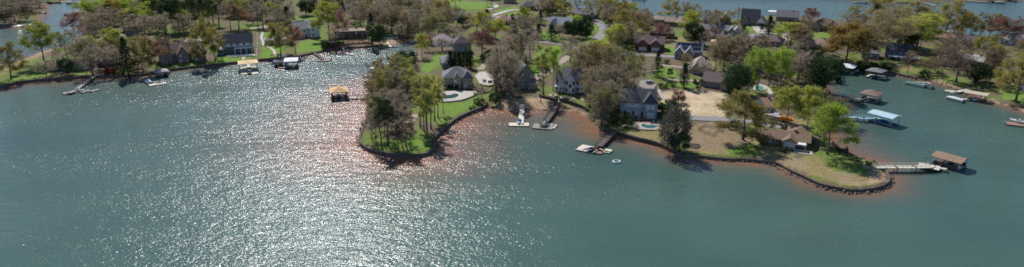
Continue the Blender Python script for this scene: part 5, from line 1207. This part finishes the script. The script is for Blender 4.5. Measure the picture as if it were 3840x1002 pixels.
# --- front right dock
pier('pale railed pier from the front right point', [(3278,626),(3360,626),(3430,626),(3492,624)], 2.3, WOODL, z=1.7, rail=True, sp=3.6)
platform('square pale dock at the end of the railed pier', 3482, 634, 6.4, 4.6, 0, WOODL, z=1.0)
pier('pale gangway between square dock and brown-roofed boathouse', [(3506,626),(3550,634)], 1.4, WOODL, z=1.1, sp=5)
boathouse('boathouse with brown roof at the end of the railed pier', 3558, 622, 6.6, 9.0, 'gy', R_['dock'], 71, 2.4, 1.0, WOODD, sides=True, ov=.5, pm=TRIM)
runabout('white motorboat inside the brown-roofed boathouse', 3570, 632, -19, 6.0, 'white', 'dark', .4)
t = GT(3455, 616)
# --- light blue dock
pier('light blue walkway from the right bank to the blue roofed dock', [(3096,430),(3160,436),(3215,440),(3240,444),(3285,442)], 2.0, WOODB, z=1.5, rail=True, sp=4, pile=PILEB)
boathouse('boat dock with pale blue flat-pitched roof', 3312, 461, 6.6, 10, 'gy', ROOFB, 62, 3.0, .7, WOODB, pm=PILEB, ov=.5)
runabout('dark blue motorboat under the pale blue roof', 3318, 468, -28, 6.4, 'blue', 'blue', .4)
# --- right cove docks
pier('grey wooden pier to the brown hip boathouse in right cove', [(3106,352),(3160,360),(3232,372)], 2.2, WOOD, z=1.3, rail=True, sp=4)
boathouse('boathouse with grey-brown hip roof on the cove pier', 3264, 378, 7.2, 7.6, 'hip', R_['brown'], -18, 2.8, 1.7, WOOD, sides=True)
boathouse('boathouse with white hip roof by the dark evergreen bank', 3172, 272, 8.2, 8.5, 'hip', CANW, -14, 2.9, 1.2, WOODL)
pontoon('pontoon boat with dark canopy right of the white-roofed boathouse', 3202, 266, -60, 7.2, 'dark', True)
runabout('white motorboat under the white hip roof', 3170, 273, -104, 6, 'white', 'grey', .3)
boathouse('boathouse with grey hip roof off the green lawn', 3282, 291, 7.4, 7.2, 'hip', R_['grey'], -18, 3.0, 1.5, WOODL)
platform('white floating dock under the grey hip roof', 3300, 294, 6.5, 4.0, -18, WOODL)
runabout('dark blue motorboat under the grey hip roof', 3278, 294, -108, 6, 'blue', 'dark', .3)
pontoon('pontoon boat with dark green cover in the right cove', 3430, 322, 155, 10.5, 'green', False)
pontoon('pontoon boat with pale canopy behind the green covered one', 3472, 328, 150, 7, 'grey', True)
platform('grey floating dock between shore and the green covered pontoon', 3455, 312, 8, 2.4, 28, WOOD)
platform('tan floating dock on the sandy right shore', 3572, 345, 7, 2.6, 15, WOODL); pier('tan dock from the sandy right shore', [(3632,334),(3590,344)], 2, WOODL)
jetski('small white jet ski below the tan floating dock', 3574, 352, -20, 'grey')
boathouse('boathouse with flat tan roof at the right shore', 3656, 376, 8.4, 5.4, 'flat', R_['beige'], -10, 2.7, .2, WOODD, ov=.5)
runabout('white motorboat under the flat tan roof', 3655, 378, -100, 6, 'white', 'grey', .3)
pontoon('white pontoon boat left of the flat tan roof', 3580, 378, 150, 8.4, 'white', False)
pier('narrow dock from white pontoon to the flat-roofed boathouse', [(3636,372),(3594,370)], 1.3, WOODL, sp=4)
platform('floating dock with dark edge at the right edge', 3815, 470, 8.4, 4.6, 12, WOODR, .5); runabout('white motorboat on the floating dock at right edge', 3818, 464, 170, 6.4, 'white', None, .55)
platform('pale dock ramp on the sand right of the flat tan roof', 3730, 378, 5, 3, 30, WOOD, .5, 'dock')
# --- far inlet
platform('white floating dock on the far left bank', 32, 97, 14, 4, 4, WOODL, .6); platform('pale floating dock right of the white one on far left bank', 95, 96, 8, 4, -6, WOODL, .6)
runabout('white motorboat tied below the far left docks', 72, 103, 10, 8, 'white', 'white'); pontoon('pale pontoon boat tied to the far left docks', 112, 88, 20, 8, 'white', True)
runabout('dark motorboat moored higher up the far left bank', 160, 52, 25, 7, 'dark', 'dark'); runabout('small white motorboat heading up the inlet', 108, 124, -65, 5, 'white')
boathouse('dark-roofed boathouse at the head of the inlet', 205, 12, 10, 9, 'hip', R_['dark'], 0, 3, 1.8, WOOD); pontoon('white pontoon boat left of the dark-roofed boathouse', 176, 13, 40, 8, 'white', True)
platform('pale dock at the inlet head right of the boathouse', 232, 8, 10, 3, 10, WOODL)
pontoon('pontoon boat with teal canopy at the inlet head', 268, 15, 10, 8, 'teal', True); platform('grey dock right of the teal canopy boat', 290, 12, 8, 4, 25, WOOD)
# --- far side of the upper right lake
boathouse('white-roofed boathouse across the upper right lake', 3226, 12, 11, 9, 'hip', CANW, 0, 3, 1.6, WOOD); boathouse('white boathouse across the lake above the dark gabled house', 2395, 2, 12, 8, 'hip', CANW, 0, 2.6, 1.4, WOOD)
pier('long dark dock across the upper right lake', [(3365,8),(3400,9),(3434,9)], 3, WOODD); pier('dark dock slanting across the upper right lake', [(3462,10),(3488,16),(3505,22)], 2.6, WOOD)
platform('long grey dock at the far upper right bank', 3668, 8, 20, 4, 0, WOOD, .6); runabout('dark motorboat at the far upper right dock', 3720, 10, 5, 9, 'dark', 'dark'); runabout('grey motorboat right of the dark one across the lake', 3752, 13, 8, 9, 'grey', 'grey')
boathouse('dark-roofed boathouse at the far upper right corner', 3790, 5, 9, 8, 'hip', R_['dark'], 0, 2.8, 1.4, WOODD)
boathouse('pale boathouse on lake shore behind the dark gabled house', 2900, 58, 7, 6, 'hip', CANW, 0, 2.4, 1.0, WOOD)
boathouse('pale boat dock on lake behind the olive oak at upper right', 3572, 122, 8, 7, 'hip', R_['pale'], 10, 2.6, 1.2, WOODL)
for i, (x, y) in enumerate(((818,238),(838,236))):
    p = G(x, y+12); o = tag(link('mooring_pole', MB().tube((0, 0, -2), (0, 0, 6.5), .16, .13, 7).mesh('mooring_pole', PILE), None, (p.x, p.y, 0)), ['left of two tall dark mooring poles before the dark blue house', 'right of two tall dark mooring poles before the dark blue house'][i], 'pole', 'tall mooring poles')

# ------------------------------------------------------------------ seawalls and boulders
WST = mat('seawall_stone', (.125,.105,.09), .95, .45, 1.3, .8); WTM = mat('seawall_timber', (.11,.09,.075), .9, .3, 2, .4, stripes=('Z', .25)); BLD = mat('boulder', (.25,.22,.195), .95, .4, .8, .6, rnd=.2)
SH = main_w
def near_i(px):
    q = v2(G(*px)); return min(range(len(SH)), key=lambda i: (SH[i]-q).length)
def wall_mesh(P, th, z0, z1, inset=0.25):
    mb = MB(); n = len(P)
    for i, p in enumerate(P):
        d = (P[min(i+1, n-1)]-P[max(i-1, 0)]).normalized(); nn = Vector((-d.y, d.x)); zz = z1+.05*math.sin(i*1.9)
        for s in (0, 1):
            q = p+nn*(inset+(s-.5)*th)
            mb.v += [(q.x, q.y, z0), (q.x, q.y, zz)]
    for i in range(n-1):
        a = i*4; b = a+4
        mb.f += [(a, b, b+1, a+1), (a+1, b+1, b+3, a+3), (a+3, b+3, b+2, a+2)]
    mb.f += [(0, 1, 3, 2), ((n-1)*4+2, (n-1)*4+3, (n-1)*4+1, (n-1)*4)]
    return mb
def inward(P):       # is +normal the land side?
    i = len(P)//2; d = (P[min(i+1, len(P)-1)]-P[i-1]).normalized(); q = P[i]+Vector((-d.y, d.x))*2
    return sdf([q.x], [q.y])[0] > 0
def seawall(a, b, m, label, th=.6, h=1.45, rocks=0, name='seawall'):
    i, j = near_i(a), near_i(b); P = SH[i:j+1] if i < j else SH[i:]+SH[:j+1]
    if not inward(P): P = P[::-1]
    o = tag(link(name, wall_mesh(P, th, -.9, h).mesh(name, m)), label, 'seawall')
    return P
def boulders(P, label, per_m=1.6, r=(.3, .75), off=(-1.5, .3)):
    mb = MB(); rng = random.Random(len(P))
    for i in range(len(P)-1):
        d = P[i+1]-P[i]; L = d.length
        if L < .01: continue
        n = Vector((-d.y, d.x))/L
        for k in range(max(1, int(L*per_m))):
            q = P[i]+d*rng.random()+n*rng.uniform(*off); s = rng.uniform(*r); c = Vector((q.x, q.y, rng.uniform(-.15, .35)))
            vs = [];
            for v in ((1,0,0),(-1,0,0),(0,1,0),(0,-1,0),(0,0,1),(0,0,-1),(.6,.6,.5),(-.6,.6,.5),(.6,-.6,.5),(-.6,-.6,.5)):
                vs.append(c+Vector(v)*s*rng.uniform(.65, 1.1))
            mb.add(vs, [(0,6,8),(0,2,6),(2,7,6),(2,1,7),(1,9,7),(1,3,9),(3,8,9),(3,0,8),(4,8,6),(4,6,7),(4,7,9),(4,9,8),(5,0,3),(5,3,1),(5,1,2),(5,2,0)])
    o = link('riprap', mb.mesh('riprap', BLD)); tag(o, label, 'riprap', None, 'stuff'); return o
P = seawall((1380,440), (1634,545), WST, 'dark stone seawall around tip of the wooded point', .8, 1.3); boulders(P, 'dark boulders along the wooded point seawall', 1.2, (.25, .6))
P = seawall((1634,540), (1828,400), WST, 'dark curved seawall from wooded point to the middle beach', .9, 1.45); boulders(P, 'boulders along the curved cove seawall', 1.0, (.25, .55))
P = seawall((2261,494), (2530,577), WTM, 'straight dark timber seawall right of the jetty', .6, 1.6)
P = seawall((2530,577), (2860,613), WST, 'low rocky seawall along the dry lawn', .5, 1.1); boulders(P, 'boulders along the dry lawn shore', 1.6, (.2, .5))
P = seawall((2860,613), (3318,703), WST, 'stone seawall along the front right point', .5, 1.2); boulders(P, 'piled boulders along the front right point seawall', 2.6, (.25, .6), (-1.8, .2))
P = seawall((3318,703), (3280,612), WST, 'stone seawall curling round the front right tip', .7, 1.35); boulders(P, 'boulders round the front right tip', 2.4, (.25, .6), (-1.7, .2))
P = seawall((3240,600), (3125,535), WST, 'rocky edge along the back of the right point', .6, .9); boulders(P, 'boulders along the back of the right point', 1.5)
P = seawall((-100,340), (340,292), WST, 'dark low seawall along the far left lawns', .6, 1.4); P = seawall((345,292), (640,267), WST, 'dark rocky seawall below the left cottages', .6, 1.3); boulders(P, 'boulders below the left cottages', 1.0, (.3, .6))
P = seawall((645,266), (1090,219), WST, 'grey stone seawall below the dark blue house', .7, 1.5); boulders(P, 'pale boulders below the dark blue house', 1.3, (.3, .7))
P = seawall((1100,219), (1400,177), WST, 'dark bank wall below the white lakeside house', .6, 1.1); boulders(P, 'boulders below the white lakeside house', 1.0, (.3, .7))
P = seawall((3108,400), (3105,256), WST, 'dark bank wall under the right cove evergreens', .6, 1.2); P = seawall((3130,247), (3440,299), WST, 'stone bank wall below the right cove lawn', .6, 1.2); boulders(P, 'boulders below the right cove lawn', 1.2, (.3, .7))
boulders(SH[near_i((3500,307)):near_i((3700,376))], 'pale boulders on the sandy right shore', 1.0, (.3, .8), (-1, 3))
boulders(SH[near_i((2110,420)):near_i((2255,490))], 'scattered boulders on the red clay bank', .6, (.25, .6), (-1, 4))
def land_wall(pts, h, m, label, th=.5, name='retaining_wall', inset=0):
    P = smooth([v2(GT(*q)) for q in pts], 4) if len(pts) > 2 else [v2(GT(*q)) for q in pts]
    zb = [hz(p.x, p.y) for p in P]; mb = wall_mesh(P, th, 0, 0, inset); n = len(P)
    for i in range(n):
        for k in (0, 2): x, y, z = mb.v[i*4+k]; mb.v[i*4+k] = (x, y, zb[i]-.6)
        for k in (1, 3): x, y, z = mb.v[i*4+k]; mb.v[i*4+k] = (x, y, zb[i]+h)
    return tag(link(name, mb.mesh(name, m)), label, 'wall')
land_wall([(2022,364),(2060,374),(2092,382)], 1.3, WTM, 'dark timber retaining wall left of the dark pier')
land_wall([(2098,378),(2140,390),(2180,404),(2206,420)], 1.3, WTM, 'dark timber retaining wall right of the dark pier')
land_wall([(1418,150),(1450,148),(1492,143)], 1.0, W_['white'], 'white seawall terrace at the head of the cove'); land_wall([(1424,136),(1455,136),(1490,130)], .9, W_['white'], 'upper white terrace wall at the head of the cove')
land_wall([(1300,168),(1340,166),(1380,164)], .8, WST, 'stone terrace wall below the brown flat-topped house')
land_wall([(1810,352),(1838,344),(1846,330)], .5, WST, 'curved stone edging beside the tan house lawn')
# garden beds, steps, fences
BRS = mat('timber_brown', (.17,.11,.08), .9, .3, 2)
p = GT(2660, 492); o = thing('garden_fence', 'square brown post fence round bare garden plot on the dry lawn', 'fence', (0, 0, 0))
C4 = [GT(2618, 490), GT(2645, 474), GT(2702, 486), GT(2672, 512)]; rl = MB()
pmesh = MB().box(0, 0, .55, .14, .14, 1.3).mesh('post', BRS)
for i in range(4):
    a, b = C4[i], C4[(i+1) % 4]; n = 6
    for k in range(n): q = a.lerp(b, k/n); link('post', pmesh, o, (q.x, q.y, hz(q.x, q.y)))
    za, zb = hz(a.x, a.y), hz(b.x, b.y)
    for zz in (.45, 1.0): rl.tube((a.x, a.y, za+zz), (b.x, b.y, zb+zz), .05, n=4)
part('rail', rl, BRS, o)
p = GT(2598, 545); o = thing('stone_steps', 'dark stone steps descending the bank by the grey bush', 'steps', p, view_rz(p))
for i in range(5): b = MB(); b.box(0, -i*.9, .5-.22*i, 5-.3*i, .9, .5); part('step', b, WST, o)
p = GT(2680, 422); o = thing('lamp_post', 'thin pale post standing at right of the hay field', 'lamp post', p); b = MB(); b.tube((0, 0, -.3), (0, 0, 5), .09, .06, 7); part('pole', b, STEEL, o); b = MB(); b.tube((0, 0, 5), (0, 0, 5.45), .18, .10, 8); part('lamp', b, TRIM, o)
p = GT(3587, 168); o = thing('flagpole', 'tall white flagpole among the upper right houses', 'flagpole', p); b = MB(); b.tube((0, 0, -.3), (0, 0, 12), .13, .08, 8); part('pole', b, TRIM, o); b = MB(); b.tube((0, 0, 12), (0, 0, 12.25), .16, .05, 8); part('finial', b, STEEL, o)
def fence(label, pts, h, m, sp=2.4):
    W3 = [GT(*q) for q in pts]; o = thing('fence', label, 'fence', (0, 0, 0)); rl = MB(); pm = MB().box(0, 0, h/2-.2, .12, .12, h+.4).mesh('post', m)
    for a, b in zip(W3, W3[1:]):
        n = max(1, int((b-a).length/sp))
        for k in range(n): q = a.lerp(b, k/n); link('post', pm, o, (q.x, q.y, hz(q.x, q.y)))
        for zz in (h*.4, h*.9): rl.tube((a.x, a.y, a.z+zz), (b.x, b.y, b.z+zz), .05, n=4)
    part('rail', rl, m, o)
fence('thin dark fence round the white pool deck by tan house', [(1636,346),(1690,338),(1770,338),(1790,344)], 1.3, DARKP, 1.6)
fence('white fence along the left edge of the hay field', [(2470,338),(2484,362),(2497,382)], 1.0, TRIM, 2)
fence('thin wooden fence along the back of the hay field', [(2500,340),(2600,334),(2710,346)], 1.1, BRS, 3)
fence('thin fence beside the garden lawn of the dark blue house', [(966,130),(966,180),(962,222)], 1.3, STEEL, 2.2)
# ------------------------------------------------------------------ vehicles
TYRE = mat('tyre_rubber', (.015,.015,.016), .9, .2, 3); RIM = STEEL
def car(label, px, py, yaw, col, suv=False, L=4.6):
    p = GT(px, py); o = thing('parked_car', label, 'car', (p.x, p.y, p.z+.2), view_rz(p)+R(yaw)); m = mat('car_paint_'+col, {'white': (.72,.72,.72), 'dark': (.03,.032,.037), 'silver': (.42,.43,.45), 'red': (.26,.03,.03), 'blue': (.04,.08,.2)}[col], .25, .04, 1, spec=.6, coat=.6)
    B = 1.8; b = MB(); prof = [(-L/2, .35), (-L/2, .85), (-L*.42, .95), (L*.22, .98), (L*.46, .78), (L/2, .62), (L/2, .35)]
    b.ext_y(prof, -B/2, B/2); part('body', b, m, o)
    h = 1.68 if suv else 1.46; b = MB(); rear = -.47 if suv else -.40
    lo = [(L*rear, .94), (L*.20, .97)]; b.loft([[(lo[0][0], -B*.46, .9), (lo[1][0], -B*.46, .95), (lo[1][0], B*.46, .95), (lo[0][0], B*.46, .9)], [(L*(rear+.07), -B*.38, h-.06), (L*.02, -B*.38, h-.06), (L*.02, B*.38, h-.06), (L*(rear+.07), B*.38, h-.06)]]); part('windows', b, PANE, o)
    b = MB(); b.box(L*(rear+.09)/2, 0, h-.02, L*(-.0-rear-.03), B*.78, .07); part('roof', b, m, o)
    for sx in (-.31, .31):
        for sy in (-1, 1):
            t = MB(); t.tube((L*sx, sy*(B/2-.2), .33), (L*sx, sy*(B/2+.02), .33), .33, .33, 12); w_ = part('wheel', t, TYRE, o); t = MB(); t.tube((L*sx, sy*(B/2+.02), .33), (L*sx, sy*(B/2+.04), .33), .19, .17, 8); part('rim', t, RIM, w_)
    for sy in (-1, 1):
        b = MB(); b.box(L/2, sy*.65, .7, .06, .34, .16); part('headlight', b, TRIM, o); b = MB(); b.box(-L/2, sy*.68, .78, .06, .26, .16); part('tail_light', b, GEL['red'], o)
    return o
car('silver car parked on the pale drive by the tan house', 1816, 308, 95, 'silver'); car('white car parked rightmost on the tan house drive', 1837, 312, 85, 'white', True)
car('dark red car parked behind the dark blue house', 1006, 84, 10, 'red', True); car('dark car parked near the solar roofed house', 2632, 170, -50, 'dark', True); car('blue car on the drive where the grey road ends', 2248, 72, 20, 'blue')
car('white car parked under bare trees right of the white house', 2222, 300, 30, 'white', True); car('white car on the lane among the right shore houses', 3752, 200, 70, 'white', True, 5.2); car('dark car in front of the dark gabled garage by the lake', 2856, 110, 88, 'dark')
car('silver car parked on the gravel yard behind the blue house', 2438, 316, 40, 'silver', True); car('white car beside the boat trailer on the right point', 2904, 440, 165, 'white', True)
# boat on trailer + orange trailer/tractor
o = runabout('white motorboat on a trailer behind the point house', 2896, 446, 170, 6.2, 'white', 'white', 2.2+.9); p = GT(2896, 446); o.location = (p.x, p.y, p.z+.7)
t = thing('boat_trailer', 'steel trailer under the white motorboat on land', 'trailer', (p.x, p.y, p.z+.2), o.rotation_euler.z); b = MB(); b.box(.5, 0, .45, 6.6, .12, .12); b.box(-.8, 0, .45, .12, 1.9, .12); b.box(1.2, 0, .46, .12, 1.4, .12); part('frame', b, STEEL, t)
for s in (-1, 1): b = MB(); b.tube((-.8, s*.95, .3), (-.8, s*1.12, .3), .3, .3, 10); part('wheel', b, TYRE, t)
p = GT(2948, 458); o = thing('dump_trailer', 'bright orange loaded trailer on the lane behind the point house', 'trailer', (p.x, p.y, p.z+.2), view_rz(p)+R(-12)); b = MB(); b.ext_y([(-2.7, .6), (2.6, .6), (2.9, 1.7), (-2.7, 1.9)], -1.1, 1.1); part('body', b, GEL['orange'], o)
b = MB(); b.loft([[(-2.4, -1, 1.75), (-2.4, 1, 1.75), (2.5, 1, 1.65), (2.5, -1, 1.65)], [(-1.8, -.6, 2.3), (-1.8, .6, 2.3), (1.6, .6, 2.1), (1.6, -.6, 2.1)]]); part('load', b, mat('mulch_orange', (.50,.22,.05), .95, .35, 4), o)
b = MB(); b.box(3.4, 0, .6, 1.8, .14, .14); part('hitch', b, STEEL, o)
for sx in (-.9, .4):
    for s in (-1, 1): b = MB(); b.tube((sx, s*.95, .42), (sx, s*1.18, .42), .42, .42, 12); part('wheel', b, TYRE, o)
# ------------------------------------------------------------------ lawn furniture
WHT, CUS = TRIM, mat('cushion_tan', (.45,.36,.26), .9, .1, 2)
CH = [('white lounge chair leftmost on the left lakeside lawn', 232, 278, 150), ('white lounge chair under the bare tree at left', 292, 284, 170), ('white chair left of two on the left terrace', 344, 272, 190), ('white chair right of two on the left terrace', 362, 270, 160),
 ('white lounge chair leftmost beside the cream terrace house', 1026, 170, 170), ('white lounge chair in the middle beside the cream terrace house', 1042, 168, 190), ('white lounge chair rightmost beside the cream terrace house', 1064, 166, 180),
 ('white lounger left beside the turquoise pool', 2366, 478, 160), ('white lounger behind the turquoise pool', 2450, 459, 175), ('white lounger right beside the turquoise pool', 2468, 460, 185), ('dark lounger on white deck by the tan house', 1634, 352, 190), ('white chair on lawn near the slate blue house', 1632, 206, 170), ('white chair beside the tan sports court', 1588, 470, 160)]
for lb, x, y, a in CH: chair(lb, x, y, a, WHT, None, 'white garden loungers')
for lb, x, y in (('small pale round bench ring left below the white house', 2074, 358), ('small pale round bench ring in the middle below the white house', 2142, 368), ('small pale round bench ring right below the white house', 2196, 376)):
    p = GT(x, y); o = thing('fire_ring', lb, 'fire ring', (p.x, p.y, p.z)); b = MB(); b.tube((0, 0, -.1), (0, 0, .18), 2.3, 2.3, 18); part('paving', b, PAVE, o); b = MB(); b.tube((0, 0, .18), (0, 0, .55), .7, .62, 12); part('stone_ring', b, WST, o)
p = GT(3455, 625); 
for lb, x, y in (('thin lamp post left of two on the railed pier end', 3468, 620), ('thin lamp post right of two on the railed pier end', 3491, 616)):
    p = G(x, y, 1.0); o = thing('lamp_post', lb, 'lamp post', (p.x, p.y, 0), 0, 'pier lamp posts'); b = MB(); b.tube((0, 0, -2), (0, 0, 3.6), .09, .07, 7); part('pole', b, PILE, o); b = MB(); b.box(0, 0, 3.75, .3, .3, .35); part('lamp', b, GEL['dark'], o)
p = GT(2395, 455); o = thing('patio_umbrella', 'closed tan umbrella beside the blue house terrace', 'umbrella', (p.x, p.y, p.z)); b = MB(); b.tube((0, 0, 0), (0, 0, 2.4), .04, n=6); part('pole', b, TRIM, o); b = MB(); b.tube((0, 0, 1.1), (0, 0, 2.5), .18, .04, 8); part('canopy', b, CUS, o)

# garden shrubs and hedges between the houses, kept off the roads: too many and too small to count
def garden(label, poly, n, hmax=2.0):
    rng = random.Random(len(label)); mb = MB(); mats = []; rp = np.array(ROADPTS); hp = np.array([tuple(o.location[:2]) for o in bpy.data.objects if o.get('category') == 'house'])
    for x, y in scatter(g_in(poly), n, rng, 2, 1):
        if np.hypot(rp[:, 0]-x, rp[:, 1]-y).min() < 5 or np.hypot(hp[:, 0]-x, hp[:, 1]-y).min() < 4: continue
        z = hz(x, y); r = rng.uniform(.6, 1.6); h = rng.uniform(.35, 1)*hmax; g = rng.randrange(4)
        for i in range(60):
            v = Vector((rng.gauss(0, 1), rng.gauss(0, 1), abs(rng.gauss(0, 1)))).normalized()*rng.random()**.35
            leafq(mb, Vector((x+v.x*r, y+v.y*r, z+v.z*h)), rng.uniform(.12, .28), rng); mats.append(g)
    me = mb.mesh('garden_shrubs', LF['shrub'])
    for m_ in (LF['gloss'], BRUSH, LF['budgreen']): me.materials.append(m_)
    me.polygons.foreach_set('material_index', mats); tag(link('garden_shrubs', me), label, 'garden shrubs', None, 'stuff')
garden('small garden shrubs between the central houses', [(1780,60),(2700,80),(2720,330),(2440,330),(2440,240),(2000,170),(1780,230)], 420)
garden('small garden shrubs between the upper right houses', [(2700,90),(3120,120),(3100,230),(2880,230),(2700,200)], 200)
garden('small garden shrubs behind the left shore houses', [(600,60),(1240,20),(1250,150),(1110,140),(980,120),(830,100)], 260)
garden('small garden shrubs among the top centre lawns', [(1280,90),(1330,0),(1900,-10),(1930,60),(1760,120),(1400,100)], 220)
